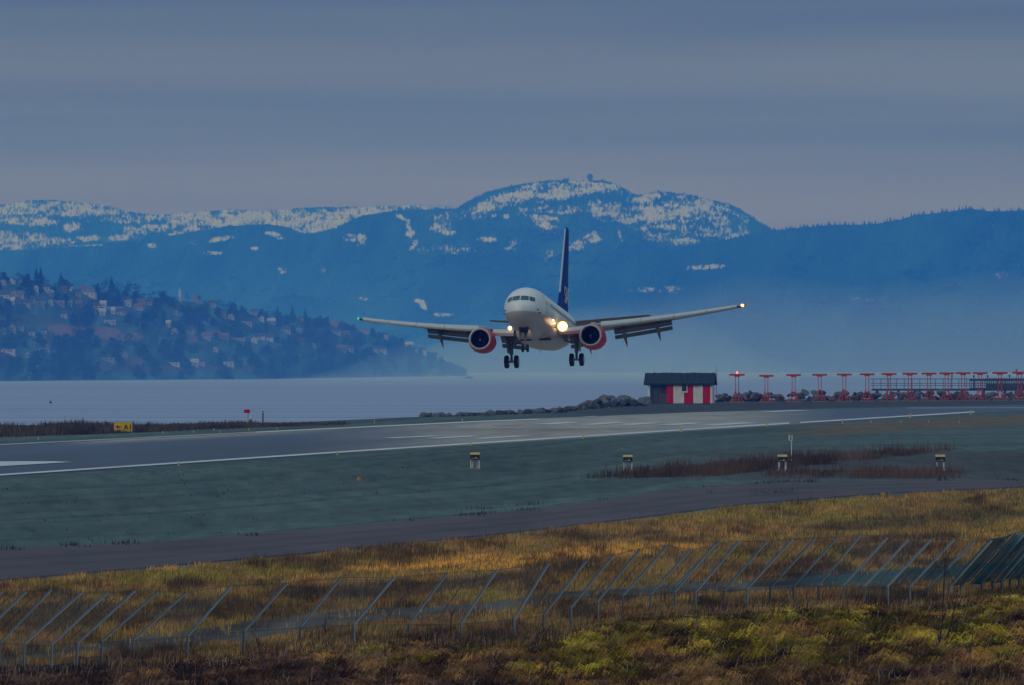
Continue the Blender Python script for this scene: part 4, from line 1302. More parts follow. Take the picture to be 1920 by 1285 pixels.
# ------------------------------------------------------------------ localizer antennas
def build_antennas():
    xs = [(1382, 755.5, 703), (1437, 755, 705), (1488, 754.5, 703.5), (1537, 754, 703), (1583, 753.6, 702.5), (1626, 753.2, 702), (1667, 753, 701.5), (1706, 752.8, 701), (1742, 752.6, 700.8), (1775, 752.4, 700.4), (1806, 752.2, 700), (1838, 752, 699.8), (1875, 751.8, 699.5), (1912, 751.5, 699), (1950, 751.2, 699), (1987, 751, 698.5)]
    ORD = ["second", "third", "fourth", "fifth", "sixth", "seventh", "eighth", "ninth", "tenth", "eleventh", "twelfth", "thirteenth", "fourteenth"]
    proto = None
    H0 = 4.4
    for k, (px, pyb, pyt) in enumerate(xs[:14]):
        p = flat_at(px, pyb)
        h = (pyb - pyt) / F * p.y
        if proto is None:
            e = empty("antenna_mast", p)
            proto = e
            # head: a boom with short cross elements
            hb = MB().box((0, 0, H0), (2.35, .22, .30))
            for q in np.linspace(-1.05, 1.05, 7):
                hb.box((q, 0, H0 + .02), (.07, 1.2, .07))
            hb.box((0, 0, H0 - .24), (.9, .3, .18))
            hb.build("boom", M['mastred'], e)
            for q in (-.24, .24):
                MB().box((q, 0, H0 / 2 - .1), (.11, .11, H0 - .2)).build("mast_leg", M['mastred'], e)
            for sx, sy in ((-1, -1), (1, -1), (-1, 1), (1, 1)):
                MB().tube([(sx * .2, sy * .12, 2.05), (sx * .62, sy * .75, .9), (sx * 1.05, sy * 1.1, 0)], .048, 5).build("strut", M['mastred'], e)
            cb = MB()
            for z, w in ((.45, .92), (.95, .60), (1.45, .40)):
                for sy in (-1, 1):
                    cb.tube([(-w, sy * w * .8, z), (w, sy * w * .8, z)], .035, 5)
                cb.tube([(-w, -w * .8, z), (-w, w * .8, z)], .045, 5).tube([(w, -w * .8, z), (w, w * .8, z)], .045, 5)
            for q in (-.5, .5):
                cb.tube([(q * .3, -.1, 1.7), (q, -.9, .05)], .03, 4)
            cb.build("bracing", M['mastred'], e)
            MB().box((0, 0, .05), (2.4, 2.4, .22)).build("footing", M['concrete'], e)
        else:
            e = copy_tree(proto)
            e.location = p
        s = h / H0
        e.scale = (s * 1.02, s, s)
        lab = "red antenna mast nearest the striped hut, with a red lamp on top" if k == 0 else f"red T shaped antenna mast, {ORD[k - 1]} in the row counting from the hut"
        tag(e, lab, "antenna", "red antenna masts along the shore")
    # lamp on the first
    l_ = MB().tube([(0, 0, H0 + .15), (0, 0, H0 + .48)], [.10, .13], 8).build("lamp", M['lampred'], proto)


build_antennas()

# ------------------------------------------------------------------ boulders along the shore
def rock_mesh(seed):
    g = np.random.default_rng(seed)
    import bmesh
    bm = bmesh.new()
    bmesh.ops.create_icosphere(bm, subdivisions=2, radius=1.0)
    nrm = [Vector(g.normal(0, 1, 3)).normalized() for _ in range(8)]
    off = [g.uniform(.38, .75) for _ in range(8)]
    for v in bm.verts:
        for n_, o_ in zip(nrm, off):          # cut flat facets
            d = v.co.dot(n_)
            if d > o_: v.co -= n_ * (d - o_)
        v.co *= 1.25 * (1 + g.normal(0, .05))
    me = bpy.data.meshes.new("boulder")
    bm.to_mesh(me); bm.free()
    me.materials.append([M['rock'], M['rockdark'], M['rockwarm'], M['rock'], M['rockdark'], M['rock']][seed % 6])
    return me


ROCKS = [rock_mesh(s) for s in range(9)]


def rock(px, py, size, label, group, dz=0.0, k=None):
    p = flat_at(px, py)
    o = bpy.data.objects.new("boulder", ROCKS[random.randrange(9) if k is None else k])
    o.location = (p.x, p.y, p.z + dz + size * .25)
    o.rotation_euler = (random.uniform(-.5, .5), random.uniform(-.5, .5), random.uniform(0, 6.28))
    o.scale = (size * random.uniform(.9, 1.35), size * random.uniform(.8, 1.2), size * random.uniform(.6, .85))
    link(o)
    tag(o, label, "boulder", group)


def rocks():
    g = random.Random(5)
    for k in range(84):        # low line from the middle of the picture to the hut bank
        px = g.uniform(788, 1062)
        py = I([(788, 782.3), (900, 779.5), (1000, 775.3), (1062, 773)], px) + g.uniform(-.8, .6)
        rock(px, py, g.uniform(.20, .44) * (1.0 + .35 * (px > 900)), "low dark boulder in the line along the shore behind the runway", "low boulders on the shoreline")
    for k in range(64):        # bank left of the hut
        px = g.uniform(1060, 1214)
        top = I([(1060, 771), (1115, 766), (1140, 762), (1214, 761)], px)
        dz = g.uniform(0, 1) * I([(1060, .15), (1112, .5), (1135, 1.0), (1214, .95)], px)
        rock(px, top + g.uniform(-.5, 1.0), g.uniform(.40, .95) * I([(1060, .6), (1130, 1), (1214, 1)], px), "grey boulder in the rock bank immediately left of the striped hut", "boulders in the bank beside the hut", dz)
    for k in range(210):       # rubble behind the antennas
        px = g.uniform(1344, 1960)
        dz = g.uniform(0, 1.25) * (0.6 + .6 * float(vnoise(px * .03, 0, 4)))
        if 1825 < px < 1862: dz *= .4
        rock(px, I([(1344, 753), (1960, 749)], px) + g.uniform(-.8, .8), g.uniform(.30, .74), "grey boulder in the rubble bank behind the red antenna masts", "boulders behind the antenna masts", dz)


rocks()

# ------------------------------------------------------------------ jetty with railing, barrier and light poles
def build_jetty():
    Yj = 1840.0
    sc = Yj / F
    X = lambda px: (px - 960) * sc
    Z = lambda py: HC - (py - HY) * sc
    e = empty("jetty", (X(1750), Yj, Z(731)))
    tag(e, "long jetty with dark deck and open railing behind the antenna masts", "jetty")
    o = Vector(e.location)
    L = lambda px, py, dy=0: Vector((X(px), Yj + dy, Z(py))) - o
    mb = MB().box((L(1635, 731) + L(2010, 731)) / 2 + Vector((0, 1.2, 0)), (X(2010) - X(1635), 3.0, .42))
    mb.build("deck", M['steel_dark'], e)
    for dy in (-.2, 2.6):
        rl = MB()
        for py in (711, 719.5, 723.5):
            rl.tube([L(1633, py, dy), L(2010, py, dy)], .05 if py > 712 else .07, 5)
        rl.build("handrail", M['steel_dark'], e)
    for k, px in enumerate(np.arange(1637, 2010, 14.6)):
        MB().tube([L(px, 731, -.2), L(px, 711, -.2)], .055, 5).build("railing_post", M['steel_dark'], e)
    for px in np.arange(1645, 2010, 40):
        MB().tube([L(px, 731, 1.2) + Vector((0, 0, -6)), L(px, 731, 1.2)], .28, 8).build("pile", M['greywall'], e)
    e2 = empty("slatted_barrier", (X(1870), Yj - .6, Z(731)))
    tag(e2, "dense blue grey barrier of upright slats at the right end of the jetty", "barrier")
    o2 = Vector(e2.location)
    sl_ = MB()
    for px in np.arange(1818, 2008, 3.4):
        a = Vector((X(px), Yj - .6, Z(731))) - o2
        hgt = (731 - (711 if px < 1846 else 709)) * sc
        sl_.box(a + Vector((0, 0, hgt / 2)), (.20 if px > 1846 else .12, .06, hgt))
    sl_.build("slats", M['steel_dark'], e2)
    rb = MB()
    for py in (713, 729):
        rb.box(Vector((X(1913), Yj - .52, Z(py))) - o2, (X(2008) - X(1818), .06, .3))
    rb.box(Vector((X(1928), Yj - .50, Z(725))) - o2, (X(2008) - X(1850), .05, 1.0))
    rb.build("crossbar", M['steel_dark'], e2)
    poles = [(1785, 704, "slim light pole on the jetty left of the slatted barrier"), (1826, 704.5, "slim light pole at the left end of the slatted barrier"), (1852, 704.5, "slim light pole over the middle of the slatted barrier"), (1893, 703.5, "slim light pole over the right part of the slatted barrier"), (1906, 693, "tallest light pole on the jetty, with a red lamp head")]
    for px, py, lab in poles:
        e3 = empty("light_pole", (X(px), Yj + .3, Z(730)))
        h = (730 - py) * sc
        tag(e3, lab, "light pole", "light poles on the jetty")
        tall = px == 1906
        MB().tube([(0, 0, 0), (0, 0, h - .3)], .06, 6).build("pole", M['mastred'] if tall else M['steel_dark'], e3)
        MB().box((0, 0, h - .15), (.30, .26, .42)).build("lamp_head", M['mastred'] if tall else M['steel_dark'], e3)


build_jetty()

# ------------------------------------------------------------------ yellow taxiway sign
def build_signs():
    p = ground_at(231, 812)
    sc = p.y / F
    e = empty("taxiway_sign", p, R(3))
    tag(e, "yellow taxiway sign reading arrow A1 at the left of the runway", "sign")
    W, H = 33 * sc, 16.5 * sc
    z0 = 3.2 * sc
    pn = MB().box((0, 0, z0 + H / 2), (W, .18, H)).build("panel", M['yellow'], e)
    MB().box((0, .03, z0 - .01), (W + .02, .2, .06)).box((0, .03, z0 + H + .01), (W + .02, .2, .06)).box((W / 2 + .02, .03, z0 + H / 2), (.05, .2, H + .08)).box((-W / 2 - .02, .03, z0 + H / 2), (.05, .2, H + .08)).build("frame", M['galv'], e)
    for s in (-1, 1):
        MB().box((s * W * .46, .02, z0 / 2 - .1), (.09, .12, z0 + .2)).build("leg", M['galv'], e)
    text_mesh("A1", H * .80, .008, M['black'], pn, (W * .03, -.10, z0 + H * .20), (R(90), 0, 0), .012)
    ab = MB()
    y = -.105; c = z0 + H * .5
    ab.box((-W * .23, y, c), (W * .24, .02, H * .10))
    ab.add([(-W * .42, y - .005, c), (-W * .29, y - .005, c + H * .20), (-W * .29, y - .005, c - H * .20), (-W * .42, y + .01, c), (-W * .29, y + .01, c + H * .20), (-W * .29, y + .01, c - H * .20)], [(0, 2, 1), (3, 4, 5), (0, 1, 4, 3), (1, 2, 5, 4), (2, 0, 3, 5)])
    ab.build("arrow", M['black'], pn)
    # red board and the posts near it
    p = ground_at(465, 794.5); sc = p.y / F
    e = empty("red_sign", p)
    tag(e, "small red rectangular sign board on a thin grey pole", "sign")
    MB().box((-.1, 0, 23 * sc), (11.5 * sc, .06, 6.5 * sc)).build("board", M['red'], e)
    MB().tube([(0, .06, -.2), (0, .06, 22 * sc)], .05, 6).build("pole", M['galv'], e)
    p = ground_at(470, 795); sc = p.y / F
    e = empty("marker_post", p)
    tag(e, "short red and white marker post just right of the red sign", "post", "posts by the red sign")
    MB().tube([(0, 0, -.2), (0, 0, 9 * sc)], .11, 8).build("shaft", M['rust'], e)
    MB().tube([(0, 0, 9 * sc), (0, 0, 12 * sc), (0, 0, 14.5 * sc)], [.11, .10, .03], 8).build("cap", M['white'], e)
    p = ground_at(493, 794.5); sc = p.y / F
    e = empty("marker_post", p)
    tag(e, "taller plain rusty red post right of the red sign", "post", "posts by the red sign")
    MB().box((0, 0, 11 * sc - .1), (.14, .14, 22.5 * sc)).build("shaft", M['rust'], e)
    MB().box((0, 0, 22.4 * sc), (.18, .18, .10)).build("cap", M['rust'], e)
    # wind sensor mast
    p = ground_at(1484, 864); sc = p.y / F
    e = empty("sensor_mast", p)
    tag(e, "slender pale sensor mast with a forked head standing in the weeds", "mast")
    MB().tube([(0, 0, -.2), (0, 0, 38 * sc)], .035, 8).build("pole", M['white'], e)
    MB().tube([(-.16, 0, 38 * sc), (.03, 0, 38 * sc)], .02, 6).tube([(-.14, 0, 37.5 * sc), (-.14, 0, 48 * sc)], .05, 8).tube([(.04, 0, 37.5 * sc), (.04, 0, 48 * sc)], .04, 8).build("sensor_head", M['white'], e)


build_signs()

# ------------------------------------------------------------------ approach slope light units
def build_papi():
    items = [(890.5, 880, "black light unit with yellow lid alone on green grass, leftmost of four"), (1177, 884, "black light unit with yellow lid at the left tip of the weed band"),
             (1467, 884, "black light unit with yellow lid and two white legs beside the pale mast"), (1763, 884, "black light unit with yellow lid on the bare brown ground, rightmost of four")]
    proto = None
    for k, (px, py, lab) in enumerate(items):
        p = ground_at(px, py); sc = p.y / F
        w = 17.5 * sc; H = 30 * sc
        if k in (0, 2):
            e = empty("light_unit", p)
            z1 = H * .60
            body = MB().box((0, 0, z1 + H * .15), (w, .9, H * .30))
            body.build("housing", M['black'], e)
            MB().add([(-w * .5, -.5, z1 + H * .31), (w * .5, -.5, z1 + H * .31), (w * .56, .5, z1 + H * .36), (-w * .56, .5, z1 + H * .36), (-w * .44, -.42, z1 + H * .41), (w * .5, -.42, z1 + H * .41), (w * .5, .45, z1 + H * .44), (-w * .44, .45, z1 + H * .44)],
                     [(0, 3, 2, 1), (4, 5, 6, 7), (0, 1, 5, 4), (1, 2, 6, 5), (2, 3, 7, 6), (3, 0, 4, 7)]).build("lid", M['lid'], e)
            MB().box((-.05 * w, -.46, z1 + H * .07), (w * .78, .03, H * .035)).box((.12 * w, -.46, z1 + H * .12), (w * .2, .03, H * .10)).build("marking", M['galv'], e)
            legs = [(-.42, -.3), (-.22, .3), (.22, .3), (.45, -.3)] if k == 0 else [(-.36, -.3), (.36, -.3)]
            for q, yy in legs:
                lg = MB().tube([(q * w, yy, 0), (q * w, yy, z1)], .038 if k == 0 else .065, 8).build("leg", M['white'], e)
            MB().box((0, 0, .0), (w * 1.15, 1.1, .12)).build("footing", M['concrete'], e)
            proto = e
        else:
            e = copy_tree(proto); e.location = p
        tag(e, lab, "light unit", "approach light units in a row")


M['lid'] = mat("pale_yellow_lid", (0.62, 0.47, 0.13), 0.5, var=0.1)
build_papi()

# ------------------------------------------------------------------ runway edge lights
def build_edge_lights():
    M['lens'] = mat("light_lens", (0.5, 0.5, 0.5), 0.2, var=0.05)
    near = [(335, 873), (632.5, 853.5), (882, 836), (1093.5, 822.5), (1276.5, 810), (1437.5, 800), (1580, 794), (1707, 783.5), (1820, 778)]
    right = [(1633, 793), (1689, 793), (1741, 793), (1798, 793)]
    far = [(72, 824), (306, 813.5), (363, 812), (413, 811.5), (467, 807.5), (401, 807.5), (519, 805.5), (702, 793), (867, 790)]
    ORD = ["first", "second", "third", "fourth", "fifth", "sixth", "seventh", "eighth", "ninth"]
    proto = None
    for grp, pts, lab in (("near", near, "small yellow edge light on the near white line, {} from the left"), ("right", right, "small yellow light in the tan grass strip, {} from the left"), ("far", sorted(far), "small edge light along the far runway edge, {} from the left")):
        for k, (px, py) in enumerate(pts):
            p = flat_at(px, py); sc = p.y / F
            if proto is None:
                e = empty("edge_light", p)
                MB().tube([(0, 0, -.05), (0, 0, .05), (0, 0, .42)], [.16, .10, .09], 8).build("stem", M['yellow'], e)
                MB().tube([(0, 0, .42), (0, 0, .46)], .17, 10).build("collar", M['yellow'], e)
                MB().tube([(0, 0, .46), (0, 0, .56), (0, 0, .62)], [.12, .11, .03], 10).build("lens", M['lens'], e)
                proto = e
            else:
                e = copy_tree(proto); e.location = p
            q = 8.5 * sc / .62 if grp == "near" else 5.5 * sc / .62
            e.scale = (min(q, 1.0), min(q, 1.0), min(q, 1.2) * (.8 if grp != 'near' else 1))
            tag(e, lab.format(ORD[k]), "edge light", f"edge lights, {grp} row")


build_edge_lights()

# little orange marker on the grass, buoy and boat on the water
p = ground_at(673, 901)
e = empty("orange_marker", p)
tag(e, "tiny orange marker lying on the green grass", "marker")
MB().tube([(0, 0, -.02), (0, 0, .05)], .16, 10).build("base", M['orange'], e)
MB().tube([(0, 0, .05), (0, 0, .2)], [.10, .05], 10).build("cone", M['orange'], e)
p = flat_at(95, 756.5, WZ)
e = empty("buoy", p)
tag(e, "tiny dark buoy on the pale water at the left", "buoy")
MB().tube([(0, 0, -.3), (0, 0, .25), (0, 0, .55)], [.45, .42, .1], 10).build("float", M['black'], e)
MB().tube([(0, 0, .5), (0, 0, 1.1)], .06, 6).build("staff", M['black'], e)
p = flat_at(878, 708.3, WZ)
e = empty("boat", (p.x, 7600 * 1.0, WZ))
e.location = ((878 - 960) / F * 8800, 8800, WZ)
tag(e, "tiny dark low boat far out on the water below the left engine", "boat")
MB().loft([[(-4.5, 0, .9), (-4.4, 0, .2), (-4.3, 0, .9)], [(-3, -1, 1.0), (-3, 0, -.2), (-3, 1, 1.0)], [(2.5, -1, 1.0), (2.5, 0, -.2), (2.5, 1, 1.0)], [(4.2, -.7, 1.1), (4.2, 0, 0), (4.2, .7, 1.1)]]).build("hull", M['black'], e)
MB().box((.5, 0, 1.6), (1.8, 1.2, 1.3)).build("cabin", M['black'], e)

# ------------------------------------------------------------------ the leaning perimeter fence
def build_fence():
    posts = []      # base, kink, top in photograph pixels
    T4 = [(-120, 338), (8, 332), (143, 330), (285, 318), (460, 333), (603, 335), (757, 325), (885, 330), (1045, 333), (1300, 295), (1612, 283), (1915, 250)]
    K4 = [(-420, 615), (-285, 618), (-150, 620), (0, 618), (137, 625), (290, 630), (435, 620), (573, 610), (748, 605), (1055, 580), (1372, 552), (1688, 530)]
    B4 = [765, 766, 768, 768, 770, 775, 760, 742, 708, 702, 692, 632]
    for t, k, b in zip(T4, K4, B4):
        posts.append(((k[0] - 6) / 3, 1000 + b / 3, k[0] / 3, 1000 + k[1] / 3, t[0] / 3, 1000 + t[1] / 3))
    T5 = [(295, 250), (592, 225), (873, 207), (1163, 170), (1375, 155), (1530, 122), (1678, 90), (1830, 70), (1962, 92), (2090, 75)]
    K5 = [(70, 515), (378, 515), (672, 510), (970, 485), (1137, 462), (1290, 420), (1440, 385), (1583, 352), (1738, 345), (1875, 330)]
    B5 = [635, 582, 602, 597, 572, 540, 500, 440, 440, 438]
    for t, k, b in zip(T5, K5, B5):
        posts.append((640 + (k[0] + 3) / 3, 1000 + b / 3, 640 + k[0] / 3, 1000 + k[1] / 3, 640 + t[0] / 3, 1000 + t[1] / 3))
    T6 = [(200, 350), (315, 345), (470, 347), (615, 335), (742, 330), (870, 322), (1000, 310), (1150, 325), (1270, 335), (1395, 337), (1525, 335), (1635, 350), (1735, 340), (1815, 330), (1875, 300), (1935, 285), (1995, 275), (2050, 265), (2100, 258), (2150, 250), (2200, 245)]
    K6 = [(-45, 600), (70, 635), (230, 625), (360, 615), (490, 610), (622, 600), (762, 597), (903, 597), (1022, 600), (1152, 600), (1275, 605), (1378, 608), (1497, 610), (1563, 600), (1625, 578), (1680, 582), (1740, 575), (1793, 568), (1840, 565), (1890, 560), (1940, 556)]
    B6 = [700, 745, 730, 735, 712, 698, 690, 690, 692, 708, 700, 690, 682, 660, 640, 640, 635, 640, 628, 624, 620]
    for t, k, b in zip(T6, K6, B6):
        posts.append((1280 + (k[0] + 2) / 3, 900 + b / 3, 1280 + k[0] / 3, 900 + k[1] / 3, 1280 + t[0] / 3, 900 + t[1] / 3))
    p0 = posts[0]
    for k in range(1, 6):
        posts.insert(0, (p0[0] - 47 * k, p0[1] + .6 * k, p0[2] - 47 * k, p0[3] - .4 * k, p0[4] - 45 * k, p0[5] + 1 * k))
    p1 = posts[-1]
    for k in range(1, 13):
        posts.append((p1[0] + 17 * k, p1[1] - 1.2 * k, p1[2] + 17 * k, p1[3] - 1.2 * k, p1[4] + 17 * k, p1[5] - 1.6 * k))
    base0 = ground_at(960, 1198)
    e = empty("perimeter_fence", base0)
    tag(e, "long steel fence of posts with leaning arms crossing the dry foreground", "fence")
    o = Vector(base0)
    B_, K_, T_ = [], [], []
    for bx, by, kx, ky, tx, ty in posts:
        b = ground_at(bx, by)
        k = at_depth(kx, ky, b.y)
        t = at_depth(tx, ty, b.y + .9)
        B_.append(b - o); K_.append(k - o); T_.append(t - o)
        pm = MB()
        pm.tube([b - o - Vector((0, 0, .5)), k - o, t - o], .043, 6)
        pm.tube([b - o + Vector((.032, -.03, -.5)), k - o + Vector((.034, -.03, .0)), t - o + Vector((.045, -.03, -.01))], .022, 5, 1)
        pm.build("fence_post", [M['postlight'] if kx > 1560 else M['postgrey'], M['galv']], e)
    # strut rods between some of the posts
    for i in (6, 7, 9, 10, 17, 18, 20, 22, 23, 25, 27, 28, 30, 31, 32, 33, 34, 35, 36, 37):
        j = i + 1
        a = K_[i] * .5 + K_[j] * .5; c = T_[i] * .5 + T_[j] * .5
        a = a + (c - a) * .1; a.y += .8; c.y += .8
        MB().tube([a, a + (c - a) * .85], .013, 4).build("stay_rod", M['steel_dark'], e)
    # wires
    for name, L_, r_ in (("top_wire", T_, .008), ("middle_wire", K_, .007)):
        MB().tube(L_, r_, 4).build(name, M['steel_dark'], e)
    # netting: fine wire mesh, tighter green netting at the right end
    def netmat(name, col, cover):
        m = bpy.data.materials.new(name); m.use_nodes = True
        n = m.node_tree.nodes; l = m.node_tree.links
        p = n["Principled BSDF"]; p.inputs["Base Color"].default_value = (*col, 1); p.inputs["Roughness"].default_value = .8
        tr = n.new("ShaderNodeBsdfTransparent"); mixs = n.new("ShaderNodeMixShader")
        t = n.new("ShaderNodeTexCoord"); nz = n.new("ShaderNodeTexNoise"); nz.inputs["Scale"].default_value = 1.2
        l.new(t.outputs["Object"], nz.inputs[0])
        mr = n.new("ShaderNodeMapRange"); mr.inputs["To Min"].default_value = cover * .6; mr.inputs["To Max"].default_value = cover * 1.4
        l.new(nz.outputs[0], mr.inputs[0]); l.new(mr.outputs[0], mixs.inputs[0])
        l.new(tr.outputs[0], mixs.inputs[1]); l.new(p.outputs[0], mixs.inputs[2])
        l.new(mixs.outputs[0], n["Material Output"].inputs[0])
        return m
    fine = netmat("wire_netting", (0.03, 0.045, 0.05), 0.20)
    tight = netmat("green_netting", (0.012, 0.18, 0.21), 0.88)
    teal = netmat("teal_netting", (0.035, 0.10, 0.12), 0.42)
    def behind(i, d=.07):
        nv = (K_[i + 1] - K_[i]).cross(T_[i] - K_[i]).normalized()
        if nv.dot(K_[i] + o - Vector((0, 0, HC))) < 0: nv = -nv
        return nv * d
    iT = 39
    net = MB(); low = MB(); tg = MB(); tl = MB()
    for i in range(len(posts) - 1):
        bh = behind(i)
        quad = [v + bh for v in (K_[i], K_[i + 1], T_[i + 1], T_[i])]
        lowq = [B_[i] - Vector((0, 0, .3)), B_[i + 1] - Vector((0, 0, .3)), K_[i + 1], K_[i]]
        if i >= iT: tg.add(quad, [(0, 1, 2, 3)])
        else: net.add(quad, [(0, 1, 2, 3)])
        low.add(lowq, [(0, 1, 2, 3)])
        if 30 <= i < iT:
            a = .02; b_ = .22 + .03 * (i - 30)
            q = [K_[i] + (T_[i] - K_[i]) * a, K_[i + 1] + (T_[i + 1] - K_[i + 1]) * a, K_[i + 1] + (T_[i + 1] - K_[i + 1]) * (b_ + .03), K_[i] + (T_[i] - K_[i]) * b_]
            tl.add([v + bh * .6 for v in q], [(0, 1, 2, 3)])
    net.build("netting", fine, e)
    low.build("lower_netting", fine, e)
    ob = tg.build("green_netting", tight, e); ob["label"] = "dense teal green netting at the right end"
    ob = tl.build("teal_netting", teal, e)


build_fence()

# ------------------------------------------------------------------ vegetation (blades)
def blades(name, P, hts, wid, cols, lean, label, k=6, spread=.12, cat="grass", bend=0.35, droop=.35):
    """P (n,3) tuft roots; k blades each, every blade a bent strip of two quads"""
    g = np.random.default_rng(abs(hash(label)) % 1000 if False else len(P))
    n = len(P)
    P = np.repeat(P, k, 0); H = np.repeat(hts, k) * g.uniform(.55, 1.15, n * k)
    Wd = np.repeat(wid, k) * g.uniform(.6, 1.3, n * k); Cc = np.repeat(cols, k, 0) * g.uniform(.65, 1.35, (n * k, 1))
    P = P + np.stack([g.normal(0, spread, n * k), g.normal(0, spread, n * k), np.zeros(n * k)], 1)
    a = g.uniform(0, 2 * np.pi, n * k)
    d = np.stack([np.cos(a), np.sin(a) * .6], 1) * g.uniform(.05, bend, (n * k, 1)) + np.array(lean)[None]
    d = d * H[:, None]
    w = np.stack([Wd / 2, g.normal(0, .3, n * k) * Wd], 1)
    z = lambda v: np.zeros_like(v)
    b0 = P - np.stack([w[:, 0], w[:, 1], z(H) + .03], 1); b1 = P + np.stack([w[:, 0], w[:, 1], z(H) - .03], 1)
    mid = P + np.stack([d[:, 0] * .4, d[:, 1] * .4, H * .58], 1)
    m0 = mid - np.stack([w[:, 0] * .7, w[:, 1] * .7, z(H)], 1); m1 = mid + np.stack([w[:, 0] * .7, w[:, 1] * .7, z(H)], 1)
    tip = P + np.stack([d[:, 0], d[:, 1], H * (1 - droop * np.clip(np.hypot(d[:, 0], d[:, 1]) / np.maximum(H, .01), 0, 1))], 1)
    V = np.stack([b0, b1, m1, m0, tip], 1).reshape(-1, 3)
    i = np.arange(n * k) * 5
    T3 = np.concatenate([np.stack([i, i + 1, i + 2], 1), np.stack([i, i + 2, i + 3], 1), np.stack([i + 3, i + 2, i + 4], 1)], 0)
    o = np_mesh(name, V, T3, M['veg'], np.repeat(Cc, 5, 0))
    return tag(o, label, cat, kind="stuff")


def scatter(n, pxr, pyr, seed, accept):
    """n roots spread evenly over the picture's rows (denser ground nearer)"""
    g = np.random.default_rng(seed)
    px = g.uniform(*pxr, n); py = g.uniform(*pyr, n)
    ok = accept(px, py, g)
    px, py = px[ok], py[ok]
    return px, py, on_ground(px, py)


FB = [(-1500, 1268), (45, 1261), (150, 1254), (245, 1245), (350, 1238), (457, 1234), (563, 1217), (665, 1215), (766, 1200), (865, 1204), (968, 1202), (1020, 1194), (1070, 1184), (1120, 1169), (1168, 1154), (1218, 1151), (1300, 1152), (1357, 1147), (1445, 1139), (1540, 1134), (1620, 1134), (1700, 1136), (1740, 1133), (1800, 1124), (1840, 1116), (1920, 1110), (4500, 1090)]
TRK = [(-1500, 1262), (0, 1240), (220, 1212), (420, 1192), (640, 1160), (900, 1142), (1080, 1118), (1250, 1107), (1500, 1096), (1920, 1066), (4500, 1000)]
TRW = [(-1500, 6), (0, 8), (250, 14), (480, 22), (800, 12), (1100, 11), (1500, 14), (1920, 14), (4500, 14)]

def zone_cols(px, py, pal, f1, f2, seed):
    n1 = fbm(px * f1, py * f2, seed, 4); n2 = fbm(px * f1 * 3, py * f2 * 3, seed + 5, 3)
    pal = np.array(pal)
    k = np.clip((n1 * .75 + n2 * .25 - .22) / .56, 0, .999) * len(pal)
    i = k.astype(int); fr = (k - i)[:, None]
    return pal[i] * (1 - fr) + pal[np.minimum(i + 1, len(pal) - 1)] * fr


# dry grass between the service road and the bank
def acc_dry(px, py, g):
    return (py > I(ROAD_L, px) + 2 + 5 * vnoise(px * .05, py * .0, 2)) & (py < I(FB, px) + 12) & ~((np.abs(py - I(TRK, px)) < I(TRW, px) * .9) & (g.random(len(px)) < .955))
px, py, P = scatter(77781, (-420, 2340), (905, 1250), 21, acc_dry)
def patch(px, py, lst, soft=.9):
    m = np.zeros(len(px))
    for cx, cy, rx, ry, ang in lst:
        a_ = R(ang); dx = px - cx; dy = py - cy
        u = (dx * math.cos(a_) + dy * math.sin(a_)) / rx; w = (-dx * math.sin(a_) + dy * math.cos(a_)) / ry
        m = np.maximum(m, np.clip(1.5 - np.sqrt(u * u + w * w), 0, 1))
    return sstep(.30, .70, m + soft * (fbm(px * .03, py * .12, 69, 4) - .5))[:, None]


col = zone_cols(px, py, [(0.32, 0.13, 0.055), (0.48, 0.26, 0.085), (0.42, 0.25, 0.085), (0.30, 0.20, 0.062), (0.25, 0.14, 0.065), (0.40, 0.20, 0.070)], .014, .06, 61)
for lst, c_, am in (
    ([(1060, 1046, 210, 11, -7), (800, 1060, 150, 9, -5), (1230, 1035, 90, 8, -4), (330, 1062, 60, 7, -4)], (0.80, 0.40, 0.085), .95),
    ([(330, 1086, 110, 12, -3), (520, 1072, 70, 10, -3), (690, 1052, 70, 6, 0), (1450, 958, 190, 10, -5), (1380, 1045, 80, 10, 0), (1560, 1045, 60, 10, 0), (1500, 975, 120, 9, 0), (900, 1120, 60, 8, 0)], (0.33, 0.26, 0.050), .75),
    ([(100, 1160, 170, 28, -4), (330, 1150, 160, 18, -5), (560, 1110, 60, 10, -2), (700, 1110, 190, 13, -3), (520, 1150, 80, 12, 0), (960, 1085, 140, 7, -5), (1260, 1015, 60, 8, 0), (1640, 985, 120, 12, -4), (1830, 968, 110, 12, -3), (1460, 1068, 110, 7, 0), (1150, 1010, 90, 5, -6), (1050, 1005, 60, 5, 0), (1700, 1010, 90, 5, 0)], (0.115, 0.075, 0.052), .85)):
    w_ = patch(px, py, lst) * am
    col = col * (1 - w_) + np.array([c_]) * w_
dark = sstep(.56, .66, fbm(px * .012, py * .05, 66, 4) * .6 + fbm(px * .05, py * .16, 68, 3) * .4)[:, None]
col = col * (1 - .8 * dark) + np.array([[0.075, 0.050, 0.040]]) * .8 * dark
col = col * np.random.default_rng(3).uniform(.6, 1.9, (len(px), 1))
ht = .13 + .20 * fbm(px * .02, py * .06, 67, 3) + .12 * dark[:, 0]
blades("dry_grass", P, ht, np.full(len(P), .022), col, (.12, 0), "dry golden grass covering the strip between service road and fence", 5, .16)

